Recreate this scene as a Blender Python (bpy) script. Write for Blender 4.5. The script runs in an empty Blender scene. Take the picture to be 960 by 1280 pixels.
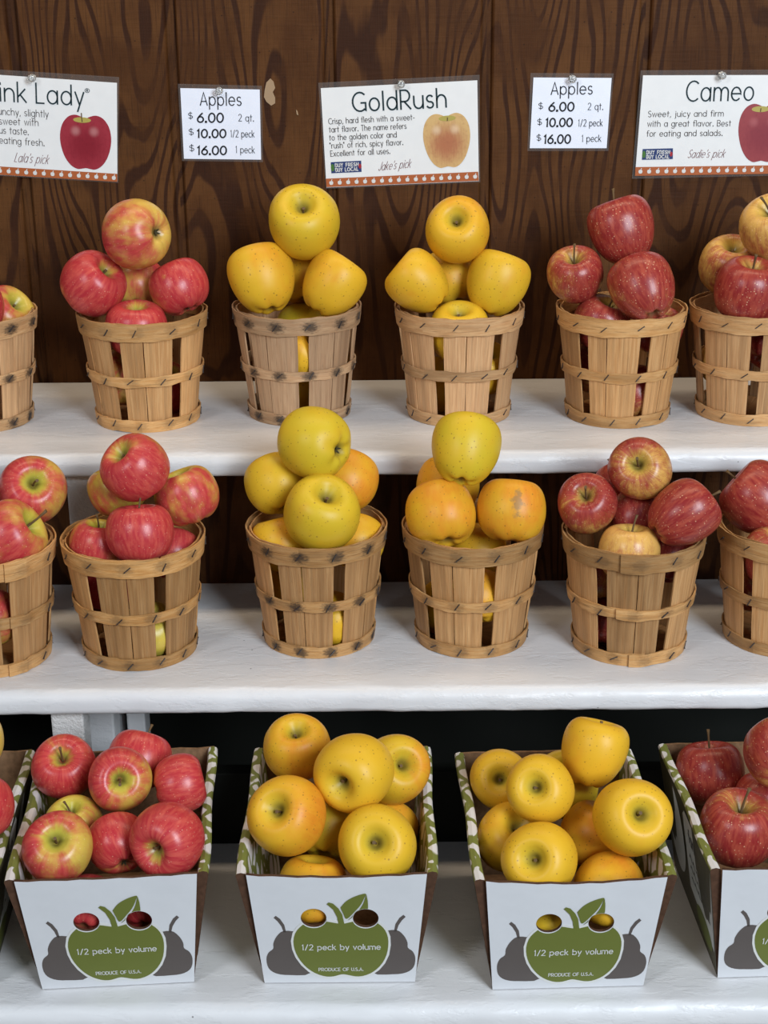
import bpy, bmesh, math, random
from mathutils import Vector, Matrix
C = bpy.context.scene.collection
sc = bpy.context.scene

# ------------------------------------------------------------------ camera, world, lights, exposure
FPX, PITCH, ROLL = 1923.0, 0.3592, -0.0084
CAM = Vector((0.0, -2.0646, 0.5793))
_c, _s = math.cos(PITCH), math.sin(PITCH)
_R, _U, FWD = Vector((1, 0, 0)), Vector((0, _s, _c)), Vector((0, _c, -_s))
RGT = math.cos(ROLL)*_R + math.sin(ROLL)*_U
UPV = -math.sin(ROLL)*_R + math.cos(ROLL)*_U
cd = bpy.data.cameras.new('camera'); cam = bpy.data.objects.new('camera', cd); C.objects.link(cam)
M = Matrix((RGT, UPV, -FWD)).transposed().to_4x4(); M.translation = CAM
cam.matrix_world = M
cd.sensor_fit = 'VERTICAL'; cd.sensor_height = 24.0; cd.lens = 24.0*FPX/1280.0
cd.clip_start = 0.05
sc.camera = cam

world = bpy.data.worlds.new('world'); sc.world = world; world.use_nodes = True
bg = world.node_tree.nodes['Background']
bg.inputs['Color'].default_value = (0.85, 0.92, 1.0, 1); bg.inputs['Strength'].default_value = 0.10

def area(name, loc, target, sx, sy, energy, col):
    l = bpy.data.lights.new(name, 'AREA'); l.shape = 'RECTANGLE'; l.size = sx; l.size_y = sy
    l.energy = energy; l.color = col
    o = bpy.data.objects.new(name, l); C.objects.link(o); o.location = loc
    o.rotation_euler = (Vector(target)-Vector(loc)).to_track_quat('-Z', 'Y').to_euler()
    return o
area('window_light_right', (1.6, -3.3, 1.55), (0.05, -0.35, -0.15), 1.2, 1.7, 130, (0.80, 0.90, 1.0))
area('window_light_left', (-1.9, -2.9, 1.7), (-0.05, -0.35, -0.1), 0.7, 1.0, 26, (0.90, 0.94, 1.0))
area('ceiling_strip', (0.0, -0.24, 1.45), (0.0, -0.16, 0.0), 2.2, 0.16, 10, (1.0, 0.80, 0.56))
sc.view_settings.view_transform = 'Standard'
try: sc.view_settings.look = 'None'
except Exception: pass
sc.view_settings.gamma = 1.0; sc.view_settings.use_curve_mapping = False
sc.view_settings.exposure = 0.12

# ------------------------------------------------------------------ helpers
def obj(name, me, mat=None, parent=None, loc=None, smooth=False):
    if isinstance(me, bmesh.types.BMesh):
        m = bpy.data.meshes.new(name); me.normal_update(); me.to_mesh(m); me.free(); me = m
    if mat is not None and not me.materials:
        for k in (mat if isinstance(mat, (list, tuple)) else [mat]): me.materials.append(k)
    if smooth:
        for p in me.polygons: p.use_smooth = True
    o = bpy.data.objects.new(name, me); C.objects.link(o)
    if parent: o.parent = parent
    if loc is not None: o.location = loc
    return o
def empty(name, loc, rz=0.0):
    o = bpy.data.objects.new(name, None); C.objects.link(o); o.location = loc; o.rotation_euler = (0, 0, rz)
    o.empty_display_size = 0.02
    return o
def tag(o, label, cat, group=None):
    o['label'] = label; o['category'] = cat
    if group: o['group'] = group
    return o
def structure(o): o['kind'] = 'structure'; return o
def pydata(name, v, f):
    me = bpy.data.meshes.new(name); me.from_pydata(v, [], f); me.update(); return me
def box_bm(x0, x1, y0, y1, z0, z1, bev=0.0, bm=None):
    own = bm is None
    bm = bm or bmesh.new()
    r = bmesh.ops.create_cube(bm, size=1.0)
    for v in r['verts']:
        v.co = Vector(((x0+x1)/2+v.co.x*(x1-x0), (y0+y1)/2+v.co.y*(y1-y0), (z0+z1)/2+v.co.z*(z1-z0)))
    if bev and own: bmesh.ops.bevel(bm, geom=bm.edges[:], offset=bev, segments=2, affect='EDGES', profile=0.6)
    return bm
def ray(px, py): return FWD + RGT*((px-480)/FPX) - UPV*((py-640)/FPX)
def on_y(px, py, y):
    d = ray(px, py); return CAM + d*((y-CAM.y)/d.y)
def catmull(P, n):
    out = []
    for i in range(len(P)-1):
        p0 = P[max(i-1, 0)]; p1 = P[i]; p2 = P[i+1]; p3 = P[min(i+2, len(P)-1)]
        for k in range(n):
            t = k/n
            out.append(tuple(0.5*((2*b)+(-a+c)*t+(2*a-5*b+4*c-d)*t*t+(-a+3*b-3*c+d)*t**3) for a, b, c, d in zip(p0, p1, p2, p3)))
    out.append(tuple(P[-1])); return out

# ------------------------------------------------------------------ node helpers
class NT:
    def __init__(s, name):
        s.m = bpy.data.materials.new(name); s.m.use_nodes = True; s.t = s.m.node_tree; s.n = s.t.nodes
        s.p = s.n['Principled BSDF']
    def new(s, ty, **kw):
        n = s.n.new(ty)
        for k, v in kw.items(): setattr(n, k, v)
        return n
    def put(s, sock, v):
        if isinstance(v, bpy.types.NodeSocket): s.t.links.new(v, sock)
        elif isinstance(v, bpy.types.Node): s.t.links.new(v.outputs[0], sock)
        else:
            if isinstance(v, (tuple, list)) and len(v) == 3 and sock.type == 'RGBA': v = (*v, 1)
            sock.default_value = v
    def math(s, op, a, b=0.0, c=None, clamp=False):
        n = s.new('ShaderNodeMath', operation=op); n.use_clamp = clamp
        s.put(n.inputs[0], a); s.put(n.inputs[1], b)
        if c is not None: s.put(n.inputs[2], c)
        return n.outputs[0]
    def vmath(s, op, a, b=(0, 0, 0)):
        n = s.new('ShaderNodeVectorMath', operation=op); s.put(n.inputs[0], a); s.put(n.inputs[1], b)
        return n.outputs['Value'] if op in ('LENGTH', 'DOT_PRODUCT') else n.outputs[0]
    def mix(s, f, a, b, mode='MIX'):
        n = s.new('ShaderNodeMix', data_type='RGBA', blend_type=mode); n.clamp_factor = True
        s.put(n.inputs[0], f); s.put(n.inputs[6], a); s.put(n.inputs[7], b); return n.outputs[2]
    def noise(s, vec, scale, detail=2.0, rough=0.5, out=0):
        n = s.new('ShaderNodeTexNoise'); s.put(n.inputs['Vector'], vec)
        n.inputs['Scale'].default_value = scale; n.inputs['Detail'].default_value = detail; n.inputs['Roughness'].default_value = rough
        return n.outputs[out]
    def voro(s, vec, scale, feature='F1', out='Distance', rnd=1.0):
        n = s.new('ShaderNodeTexVoronoi', feature=feature); s.put(n.inputs['Vector'], vec)
        n.inputs['Scale'].default_value = scale; n.inputs['Randomness'].default_value = rnd
        return n.outputs[out]
    def ramp(s, f, lo, hi, a=0.0, b=1.0):
        n = s.new('ShaderNodeMapRange', interpolation_type='SMOOTHSTEP'); n.clamp = True
        s.put(n.inputs[0], f); s.put(n.inputs[1], lo); s.put(n.inputs[2], hi); s.put(n.inputs[3], a); s.put(n.inputs[4], b)
        return n.outputs[0]
    def sep(s, v):
        n = s.new('ShaderNodeSeparateXYZ'); s.put(n.inputs[0], v); return n.outputs
    def comb(s, x, y, z):
        n = s.new('ShaderNodeCombineXYZ'); s.put(n.inputs[0], x); s.put(n.inputs[1], y); s.put(n.inputs[2], z); return n.outputs[0]
    def obj(s): return s.new('ShaderNodeTexCoord').outputs['Object']
    def bump(s, h, strength, dist):
        n = s.new('ShaderNodeBump'); n.inputs['Strength'].default_value = strength; n.inputs['Distance'].default_value = dist
        s.put(n.inputs['Height'], h); s.put(s.p.inputs['Normal'], n.outputs[0])
    def fin(s, col, rough=0.5, spec=0.5, **kw):
        s.put(s.p.inputs['Base Color'], col); s.put(s.p.inputs['Roughness'], rough)
        s.p.inputs['Specular IOR Level'].default_value = spec
        for k, v in kw.items(): s.put(s.p.inputs[k], v)
        return s.m
def plain(name, col, rough=0.5, spec=0.4, **kw):
    m = NT(name)
    n = m.noise(m.obj(), 60, 2)
    return m.fin(m.mix(m.ramp(n, .3, .7, 0, .12), col, tuple(c*.8 for c in col[:3])), rough, spec, **kw)

# ------------------------------------------------------------------ materials
GX, GS = -0.0655, 0.2032
def m_wall():
    m = NT('stained_plywood'); o = m.obj(); x, y, z = m.sep(o)
    pl = m.math('FLOOR', m.math('DIVIDE', m.math('SUBTRACT', x, GX), GS))
    r = m.new('ShaderNodeTexWhiteNoise', noise_dimensions='1D'); m.put(r.inputs['W'], pl); rv = r.outputs['Value']
    off = m.math('MULTIPLY', rv, 7.0)
    big = m.noise(m.comb(m.math('MULTIPLY', x, 7.0), off, m.math('MULTIPLY', z, 1.6)), 1.0, 1.5, .45)
    med = m.noise(m.comb(m.math('MULTIPLY', x, 30.0), off, m.math('MULTIPLY', z, 6.0)), 1.0, 2.0)
    ph = m.math('ADD', m.math('MULTIPLY', big, 165.0), m.math('MULTIPLY', med, 7.0))
    ph = m.math('ADD', ph, m.math('MULTIPLY', x, 230.0))
    w = m.math('SINE', ph)
    fine = m.noise(m.comb(m.math('MULTIPLY', x, 900.0), off, m.math('MULTIPLY', z, 22.0)), 1.0, 3.0)
    blot = m.noise(m.comb(m.math('MULTIPLY', x, 14.0), off, m.math('MULTIPLY', z, 10.0)), 1.0, 4.0, .6)
    scr = m.noise(m.comb(m.math('MULTIPLY', x, 18.0), off, m.math('MULTIPLY', z, 260.0)), 1.0, 3.0, .6)
    dark = m.math('MULTIPLY', m.ramp(w, .15, .8), m.ramp(blot, .28, .58))
    c = m.mix(m.ramp(blot, .3, .7), (.062, .0215, .0058), (.108, .042, .0120))
    c = m.mix(m.math('MULTIPLY', dark, .85), c, (.027, .0085, .0042))
    c = m.mix(m.math('MULTIPLY', m.ramp(fine, .52, .75), .55), c, (.020, .0080, .0042))
    c = m.mix(m.math('MULTIPLY', m.ramp(scr, .60, .78), .3), c, (.030, .012, .005))
    sp = m.voro(o, 75, rnd=1.0)
    c = m.mix(m.ramp(sp, .10, .04, 0, .75), c, (.02, .009, .005))
    c = m.mix(m.math('MULTIPLY', rv, .22), c, (.030, .011, .005))
    m.bump(m.math('ADD', m.math('MULTIPLY', dark, -.5), m.math('ADD', fine, scr)), .35, .0012)
    return m.fin(c, .62, .12)
M_WALL = m_wall()
def m_paint(name, base, chips=1.0):
    m = NT(name); o = m.obj(); x, y, z = m.sep(o)
    v = m.comb(m.math('MULTIPLY', x, .45), y, z)
    n1 = m.noise(v, 22, 4, .6); n2 = m.noise(o, 120, 3, .6); st = m.noise(m.comb(m.math('MULTIPLY', x, 6.0), m.math('MULTIPLY', y, 160.0), m.math('MULTIPLY', z, 160.0)), 1.0, 2)
    c = m.mix(m.ramp(n1, .35, .7, 0, .35), base, tuple(k*.86 for k in base))
    sp = m.voro(o, 28)
    c = m.mix(m.ramp(sp, .035, .018, 0, .8), c, (.10, .085, .075))
    ed = m.noise(v, 34, 5, .65)
    crk = m.math('ABSOLUTE', m.math('SUBTRACT', ed, .5))
    h = m.math('ADD', m.math('MULTIPLY', m.ramp(ed, .46, .54), .9*chips), m.math('ADD', m.math('MULTIPLY', n2, .7), m.math('MULTIPLY', st, .35)))
    m.bump(h, .20, .0016)
    return m.fin(c, .36, .45)
M_PAINT = m_paint('white_gloss_paint', (.70, .685, .68))
def m_rough_post():
    m = NT('thick_white_paint'); o = m.obj()
    m.bump(m.noise(o, 260, 4, .6), .8, .003)
    return m.fin((.66, .63, .60), .5, .4)
M_POST = m_rough_post()
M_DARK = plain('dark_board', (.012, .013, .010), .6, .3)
M_FLOOR = plain('floor_concrete', (.22, .20, .18), .7, .3)

def m_wood(name, a, b, hoop):
    m = NT(name); o = m.obj(); x, y, z = m.sep(o)
    oi = m.new('ShaderNodeObjectInfo'); rnd = oi.outputs['Random']; col = m.new('ShaderNodeSeparateColor'); m.put(col.inputs[0], oi.outputs['Color'])
    th = m.math('ARCTAN2', y, x)
    r20 = m.math('MULTIPLY', rnd, 40.0)
    if hoop: gv = m.comb(m.math('ADD', m.math('MULTIPLY', th, 3.0), r20), m.math('MULTIPLY', z, 330.0), r20)
    else: gv = m.comb(m.math('ADD', m.math('MULTIPLY', th, 42.0), r20), m.math('MULTIPLY', z, 20.0), r20)
    g = m.noise(gv, 1.0, 4, .6); g2 = m.noise(gv, .25, 2)
    fg = m.noise(m.vmath('MULTIPLY', gv, (5, 1, 1)) if not hoop else m.vmath('MULTIPLY', gv, (1, 3, 1)), 1.0, 3)
    c = m.mix(m.ramp(g, .3, .72), a, b)
    c = m.mix(m.math('MULTIPLY', m.ramp(g2, .4, .7), .6), c, tuple(k*.58 for k in a))
    c = m.mix(m.ramp(fg, .54, .76, 0, .65), c, (.13, .06, .024))
    hv = m.new('ShaderNodeHueSaturation'); m.put(hv.inputs['Color'], c)
    m.put(hv.inputs['Value'], m.math('MULTIPLY', m.math('MULTIPLY_ADD', rnd, .44, .74), m.math('MULTIPLY_ADD', col.outputs[1], .7, .65)))
    m.put(hv.inputs['Saturation'], m.math('MULTIPLY_ADD', col.outputs[2], .8, .6))
    c = hv.outputs[0]
    d = m.math('ABSOLUTE', m.math('SUBTRACT', m.math('FRACT', m.math('ADD', m.math('MULTIPLY', th, 12/(2*math.pi)), .5)), .5))
    if hoop:
        nz = m.noise(m.comb(m.math('MULTIPLY', th, 16.0), m.math('MULTIPLY', z, 420.0), r20), 1.0, 4, .65)
        dz = m.math('MINIMUM', m.math('MINIMUM', m.math('ABSOLUTE', m.math('SUBTRACT', z, .1305)), m.math('ABSOLUTE', m.math('SUBTRACT', z, .0669))), m.math('ABSOLUTE', m.math('SUBTRACT', z, .008)))
        e = m.math('SQRT', m.math('ADD', m.math('POWER', m.math('MULTIPLY', d, 1/.36), 2.0), m.math('POWER', m.math('MULTIPLY', dz, 1/.0105), 2.0)))
        st = m.math('MULTIPLY', m.ramp(m.math('ADD', e, m.math('MULTIPLY', m.math('SUBTRACT', nz, .5), 1.3)), .95, .25), col.outputs[0])
        c = m.mix(m.math('MULTIPLY', st, .85), c, (.022, .016, .014))
    else:
        nz = m.noise(m.comb(m.math('MULTIPLY', th, 30.0), m.math('MULTIPLY', z, 40.0), r20), 1.0, 3, .6)
        st = m.math('MULTIPLY', m.ramp(nz, .62, .74), col.outputs[0])
        c = m.mix(m.math('MULTIPLY', st, .5), c, (.04, .025, .018))
    m.bump(m.math('ADD', g, fg), .35, .0009)
    return m.fin(c, .55, .3)
M_SLAT = m_wood('basket_slat_wood', (.48, .245, .100), (.62, .365, .170), False)
M_HOOP = m_wood('basket_hoop_wood', (.52, .265, .100), (.66, .39, .175), True)
M_STAPLE = NT('staple_steel').fin((.10, .09, .09), .4, .5, Metallic=.8)

def m_apple(kind):
    m = NT({'P': 'pink_apple_skin', 'G': 'golden_apple_skin', 'C': 'striped_red_apple_skin'}[kind])
    o = m.obj(); oi = m.new('ShaderNodeObjectInfo'); rnd = oi.outputs['Random']
    sc_ = m.new('ShaderNodeSeparateColor'); m.put(sc_.inputs[0], oi.outputs['Color']); cov, grn, tw = sc_.outputs
    x, y, z = m.sep(o)
    rho = m.math('MAXIMUM', m.math('SQRT', m.math('ADD', m.math('MULTIPLY', x, x), m.math('MULTIPLY', y, y))), .02)
    ux = m.math('DIVIDE', x, rho); uy = m.math('DIVIDE', y, rho)
    ro = m.math('MULTIPLY', rnd, 60.0)
    def streak(k, kz, det=2):
        return m.noise(m.comb(m.math('ADD', m.math('MULTIPLY', ux, k), ro), m.math('MULTIPLY', uy, k), m.math('MULTIPLY_ADD', z, kz, ro)), 1.0, det, .6)
    s1 = streak(2.2, 1.0); s2 = streak(8.0, 2.6, 4); s3 = streak(20.0, 6.0, 4)
    nb = m.noise(m.vmath('ADD', o, m.comb(ro, ro, ro)), 1.25, 2, .5)
    nm = m.noise(m.vmath('ADD', o, m.comb(ro, 3.0, ro)), 5.0, 4, .65)
    side = m.math('MULTIPLY', x, .42)
    v = m.math('ADD', m.math('MULTIPLY_ADD', cov, 2.1, -1.02), side)
    v = m.math('ADD', v, m.math('MULTIPLY', m.math('SUBTRACT', nb, .5), 1.5))
    v = m.math('ADD', v, m.math('MULTIPLY', m.math('SUBTRACT', s1, .5), {'P': 1.0, 'G': .55, 'C': .9}[kind]))
    v = m.math('ADD', v, m.math('MULTIPLY', m.math('SUBTRACT', s2, .5), {'P': .40, 'G': .10, 'C': 1.1}[kind]))
    v = m.math('ADD', v, m.math('MULTIPLY', m.math('SUBTRACT', nm, .5), {'P': .5, 'G': .4, 'C': .8}[kind]))
    v = m.math('ADD', v, m.math('MULTIPLY', m.math('SUBTRACT', s3, .5), {'P': .25, 'G': .0, 'C': .9}[kind]))
    # the stalk hollow stays paler
    hol = m.math('MULTIPLY', m.ramp(rho, .55, .10), m.ramp(z, .25, .5))
    v = m.math('SUBTRACT', v, m.math('MULTIPLY', hol, {'P': .9, 'G': .5, 'C': .8}[kind]))
    bl = m.ramp(v, {'P': -.38, 'G': -.5, 'C': -.5}[kind], {'P': .50, 'G': .9, 'C': .6}[kind])
    Y, GR, R1, R2, SPOT = {
        'P': ((.70, .43, .085), (.56, .48, .055), (.45, .028, .037), (.58, .085, .064), (.84, .60, .38)),
        'G': ((.74, .405, .022), (.60, .44, .024), (.70, .215, .018), (.74, .28, .022), (.24, .115, .02)),
        'C': ((.72, .40, .10), (.62, .38, .06), (.25, .019, .019), (.39, .068, .040), (.86, .58, .34))}[kind]
    base = m.mix(m.math('MULTIPLY', grn, m.ramp(nb, .2, .75, .55, 1.25)), Y, GR)
    base = m.mix(m.math('MULTIPLY', hol, .75), base, {'P': (.40, .40, .04), 'G': (.52, .40, .03), 'C': (.45, .34, .05)}[kind])
    red = m.mix(m.ramp(s2, .35, .7), R1, R2)
    red = m.mix(m.ramp(s3, .5, .75, 0, .35), red, R2)
    c = m.mix(bl, base, red)
    ov = m.vmath('ADD', o, m.comb(ro, 0.0, 0.0))
    vd = m.voro(ov, 14.0 if kind != 'G' else 10.5); vc = m.voro(ov, 14.0 if kind != 'G' else 10.5, out='Color')
    vr = m.new('ShaderNodeSeparateColor'); m.put(vr.inputs[0], vc)
    size = m.math('MULTIPLY_ADD', vr.outputs[0], .18, .08 if kind == 'G' else .08)
    dot = m.ramp(m.math('SUBTRACT', size, vd), -.05, .05)
    dot = m.math('MULTIPLY', dot, m.ramp(vr.outputs[1], {'G': .30, 'P': .35, 'C': .15}[kind], {'G': .6, 'P': .8, 'C': .6}[kind], 0, {'G': .62, 'P': .35, 'C': .5}[kind]))
    c = m.mix(dot, c, SPOT)
    # russet deep inside the hollow
    c = m.mix(m.math('MULTIPLY', m.math('MULTIPLY', m.ramp(rho, .30, .06), m.ramp(m.math('ABSOLUTE', z), .2, .5)), .75), c, (.10, .075, .025))
    if kind == 'G':  # one scarred cheek where the fruit is marked with it
        sd = m.vmath('LENGTH', m.vmath('MULTIPLY', m.vmath('SUBTRACT', o, (.93, .05, .12)), (1.0, 2.2, 1.0)))
        sm = m.math('MULTIPLY', m.ramp(m.math('ADD', sd, m.math('MULTIPLY', m.math('SUBTRACT', nm, .5), 1.0)), .42, .18), m.math('MULTIPLY', tw, .75))
        c = m.mix(sm, c, (.30, .17, .06))
    m.bump(m.math('MULTIPLY', nm, 1.0), .05, .003)
    return m.fin(c, {'P': .32, 'G': .42, 'C': .32}[kind], {'P': .42, 'G': .30, 'C': .42}[kind])
MA = {k: m_apple(k) for k in 'PGC'}
M_STEM = plain('apple_stalk', (.13, .075, .030), .7, .3)
M_CALYX = plain('apple_calyx', (.055, .045, .020), .8, .2)

M_WHITECARD = NT('white_carton_face')
def _wc():
    m = M_WHITECARD; o = m.obj(); n = m.noise(o, 25, 4, .6)
    m.bump(m.noise(o, 14, 3, .6), .25, .004)
    return m.fin(m.mix(m.ramp(n, .35, .7, 0, .3), (.64, .64, .65), (.56, .56, .57)), .5, .35)
M_WHITECARD = _wc()
def _kraft(name, base):
    m = NT(name); o = m.obj(); x, y, z = m.sep(o)
    w = m.math('SINE', m.math('MULTIPLY', m.math('ADD', z, m.math('MULTIPLY', m.noise(o, 60), .002)), 2200.0))
    n = m.noise(o, 180, 3)
    return m.fin(m.mix(m.ramp(n, .3, .7), base, tuple(k*.7 for k in base)), .8, .15)
M_KRAFT = _kraft('kraft_cardboard', (.26, .145, .075))
M_EDGE = _kraft('cardboard_cut_edge', (.095, .046, .026))
OLIVE, GREY, OFFW = (.135, .155, .028), (.100, .082, .074), (.68, .66, .62)
def _leaf():
    m = NT('leaf_print_carton'); o = m.obj(); x, y, z = m.sep(o)
    w = m.noise(o, 26, 2, out=1)
    v = m.vmath('ADD', m.comb(m.math('MULTIPLY', x, 1.0), m.math('MULTIPLY', y, .8), m.math('MULTIPLY', z, .8)), m.vmath('MULTIPLY', m.vmath('SUBTRACT', w, (.5, .5, .5)), (.022, .022, .022)))
    d = m.voro(v, 50, feature='DISTANCE_TO_EDGE', rnd=.9)
    f = m.ramp(d, .10, .14)
    return m.fin(m.mix(f, (.17, .185, .040), (.66, .63, .60)), .5, .35)
M_LEAF = _leaf()
M_SIDE = plain('brown_print_carton', (.075, .062, .030), .5, .35)
M_OLIVE = plain('olive_print', OLIVE, .5, .3); M_GREY = plain('grey_print', GREY, .5, .3); M_OFFW = plain('white_print', (.66, .65, .62), .5, .3)
M_PALE = plain('pale_side_print', (.62, .61, .58), .5, .3)
M_INK = plain('black_ink', (.012, .012, .014), .6, .2); M_TITLE = plain('teal_ink', (.012, .030, .036), .6, .2); M_BODY = plain('brown_grey_ink', (.055, .045, .042), .6, .2)
M_SCRIPT = plain('plum_ink', (.16, .050, .055), .6, .2); M_BAND = plain('rust_print', (.40, .105, .030), .5, .3); M_NAVY = plain('navy_print', (.020, .040, .14), .5, .3)
M_PAPER = plain('laminated_paper', (.79, .78, .76), .28, .4); M_CARDPAPER = plain('laminated_card', (.82, .84, .92), .28, .4)
M_REDP = plain('red_print', (.35, .02, .03), .5, .3); M_GREENP = plain('green_print', (.06, .16, .03), .5, .3)
def _sleeve():
    m = NT('clear_laminate'); n = m.noise(m.obj(), 30, 2)
    m.p.inputs['Alpha'].default_value = 0.10
    return m.fin(m.mix(n, (.30, .27, .25), (.40, .37, .35)), .12, .7)
M_SLEEVE = _sleeve()
def _pin():
    m = NT('clear_plastic'); m.p.inputs['Transmission Weight'].default_value = .8
    return m.fin((.92, .92, .90), .06, .5, IOR=1.45)
M_PIN = _pin(); M_NEEDLE = NT('pin_steel').fin((.5, .5, .5), .3, .5, Metallic=1.0)
def _photo(name, base, blush, amt, shine):
    m = NT(name); o = m.obj(); x, y, z = m.sep(o)
    n = m.noise(o, 160, 4, .65); s = m.noise(m.comb(m.math('MULTIPLY', x, 400.0), m.math('MULTIPLY', y, 60.0), 0.0), 1.0, 3)
    d = m.vmath('LENGTH', m.comb(x, m.math('ADD', y, .004), 0.0))
    f = m.ramp(m.math('ADD', d, m.math('MULTIPLY', m.math('SUBTRACT', s, .5), .018)), .006, .036, amt, .06)
    c = m.mix(f, base, blush)
    c = m.mix(m.ramp(n, .45, .75, 0, .3), c, tuple(k*.75 for k in blush))
    for cx in (-.013, .011):   # the two studio lamps of the printed picture
        q = m.vmath('LENGTH', m.comb(m.math('SUBTRACT', x, cx), m.math('SUBTRACT', y, .014), 0.0))
        c = m.mix(m.ramp(q, .009, .001, 0, .42), c, shine)
    return m.fin(c, .35, .4)
M_PHOTO = {'P': _photo('printed_red_apple', (.33, .030, .045), (.20, .008, .018), .8, (.62, .32, .30)),
           'G': _photo('printed_yellow_apple', (.64, .42, .17), (.38, .11, .055), .85, (.85, .66, .46)),
           'C': _photo('printed_crimson_apple', (.30, .045, .050), (.21, .020, .032), .8, (.48, .14, .14))}
M_PHOTOCAV = plain('printed_hollow', (.42, .34, .08), .35, .4)
M_BARE = plain('bare_wood_flake', (.36, .24, .14), .7, .2)

# ------------------------------------------------------------------ structure: wall and floor
def groove_wall():
    gw, gd = .0072, .0070
    xs = [-1.5]; ys = [0.0]
    k = -7
    while k <= 7:
        g = GX+GS*(k-2+2)
        if -1.48 < g < 1.48:
            for dx, yy in ((-gw-.002, 0), (-gw, .002), (-gw+.0015, gd), (gw-.0015, gd), (gw, .002), (gw+.002, 0)):
                xs.append(g+dx); ys.append(yy)
        k += 1
    xs.append(1.5); ys.append(0.0)
    v, f = [], []
    for x, y in zip(xs, ys): v += [(x, y, -1.05), (x, y, 1.6)]
    n = len(xs)
    for i in range(n-1): f.append((2*i, 2*i+2, 2*i+3, 2*i+1))
    b = len(v); v += [(-1.5, .03, -1.05), (-1.5, .03, 1.6), (1.5, .03, -1.05), (1.5, .03, 1.6)]
    f += [(b, b+1, b+3, b+2), (0, 1, b+1, b), (2*n-2, b+2, b+3, 2*n-1)]
    return pydata('wall_back', v, f)
wall = structure(obj('wall_back', groove_wall(), M_WALL))
fb = box_bm(-1.6, 1.6, -4.0, .03, -1.10, -1.05)
structure(obj('floor', fb, M_FLOOR))

def wall_pt(px, py): return on_y(px, py, 0.0)
def flake(px, py, pts, name):
    c = wall_pt(px, py); bm = bmesh.new()
    vs = []
    for (a, b) in pts:
        p = wall_pt(a, b); vs.append(bm.verts.new((p.x-c.x, 0, p.z-c.z)))
    f = bm.faces.new(vs)
    r = bmesh.ops.extrude_face_region(bm, geom=[f])
    for q in r['geom']:
        if isinstance(q, bmesh.types.BMVert): q.co.y -= .0012
    bmesh.ops.recalc_face_normals(bm, faces=bm.faces[:])
    return obj(name, bm, M_BARE, wall, (c.x, 0, c.z))
flake(337, 115, [(333, 103), (338, 98), (342, 102), (344, 110), (341, 115), (344, 122), (344, 129), (339, 132), (333, 127), (330, 121), (331, 112)], 'bare_wood_patch')
flake(371, 141, [(370, 137), (372, 139), (373, 144), (371, 143)], 'bare_wood_patch')

# ------------------------------------------------------------------ stepped display stand
Z0, Z1, Z2 = 0.0, -0.1988, -0.400
F0, F1, F2 = -0.3245, -0.5511, -0.8330
B0, B1, B2 = 0.0, -0.2400, -0.5300
TH = 0.0285
stand = empty('display_stand', (0, -0.4, -1.05))
tag(stand, 'white painted stepped wooden display stand holding the baskets and cartons', 'display stand')
def child(name, bm, mat, smooth=False):
    return obj(name, bm, mat, stand, (0, .4, 1.05), smooth)
def shelf(front, back, ztop, seed):
    rnd = random.Random(seed)
    prof = [(back, ztop-TH), (front+.010, ztop-TH)]
    for a in range(0, 7): 
        t = math.radians(-90-a*15); prof.append((front+.008+.008*math.cos(t), ztop-TH+.008+.008*math.sin(t)))
    for a in range(0, 9):
        t = math.radians(180-a*11.25); prof.append((front+.014+.014*math.cos(t), ztop-.014+.014*math.sin(t)))
    for q in (.03, .06, .1): prof.append((front+q, ztop))
    prof.append((back, ztop))
    nx = 260; xs = [-1.30+2.60*i/nx for i in range(nx+1)]
    ph = [rnd.uniform(0, 6.28) for _ in range(12)]
    v, f = [], []
    for x in xs:
        w = sum(math.sin(x*k+ph[i])*a for i, (k, a) in enumerate(((9, .0008), (23, .0006), (51, .0004), (97, .0003), (160, .0003))))
        for i, (y, z) in enumerate(prof):
            d = max(0.0, 1-(y-front)/.035)
            v.append((x, y-w*d, z+w*.5*d*math.sin(x*31+i)+rnd.uniform(-.00012, .00012)*d))
    n = len(prof)
    for i in range(nx):
        for j in range(n):
            a, b = i*n+j, i*n+(j+1) % n
            f.append((a, b, b+n, a+n))
    f.append(tuple(range(n))); f.append(tuple(range(nx*n, nx*n+n))[::-1])
    me = pydata('shelf_board', v, f)
    bm = bmesh.new(); bm.from_mesh(me); bmesh.ops.recalc_face_normals(bm, faces=bm.faces[:])
    return bm
for fr, bk, zt, sd in ((F0, B0-.001, Z0, 1), (F1, B1, Z1, 2), (F2, B2, Z2, 3)):
    o = child('shelf_board', shelf(fr, bk, zt, sd), M_PAINT, True)
    try: o.data.set_sharp_from_angle(angle=math.radians(50))
    except Exception: pass
child('riser_panel', box_bm(-1.28, 1.28, B1-.008, B1+.010, Z1-TH-.1, Z0-TH-.0005), M_WALL)
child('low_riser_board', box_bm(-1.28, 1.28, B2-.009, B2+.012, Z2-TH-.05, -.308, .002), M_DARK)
child('dark_void_sheet', box_bm(-1.28, 1.28, B2+.20, B2+.215, Z2-.2, Z1-TH-.001), M_DARK)  # near-black sheet added to stand for the shaded void under the middle shelf
child('front_apron', box_bm(-1.28, 1.28, F2+.05, F2+.07, -1.05, Z2-TH-.0005), M_PAINT)
def post(pxl, pxr, py, y, z0, z1, mat=None, name='post'):
    a, b = on_y(pxl, py, y), on_y(pxr, py, y)
    bm = box_bm(a.x, b.x, y, y+.036, z0, z1, .0025)
    return child(name, bm, mat or M_POST)
post(84, 118, 620, F0+.014, Z1+.0003, Z0-TH-.0003)
post(64.5, 105, 910, F1+.014, Z2-.2, Z1-TH-.0003)
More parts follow.
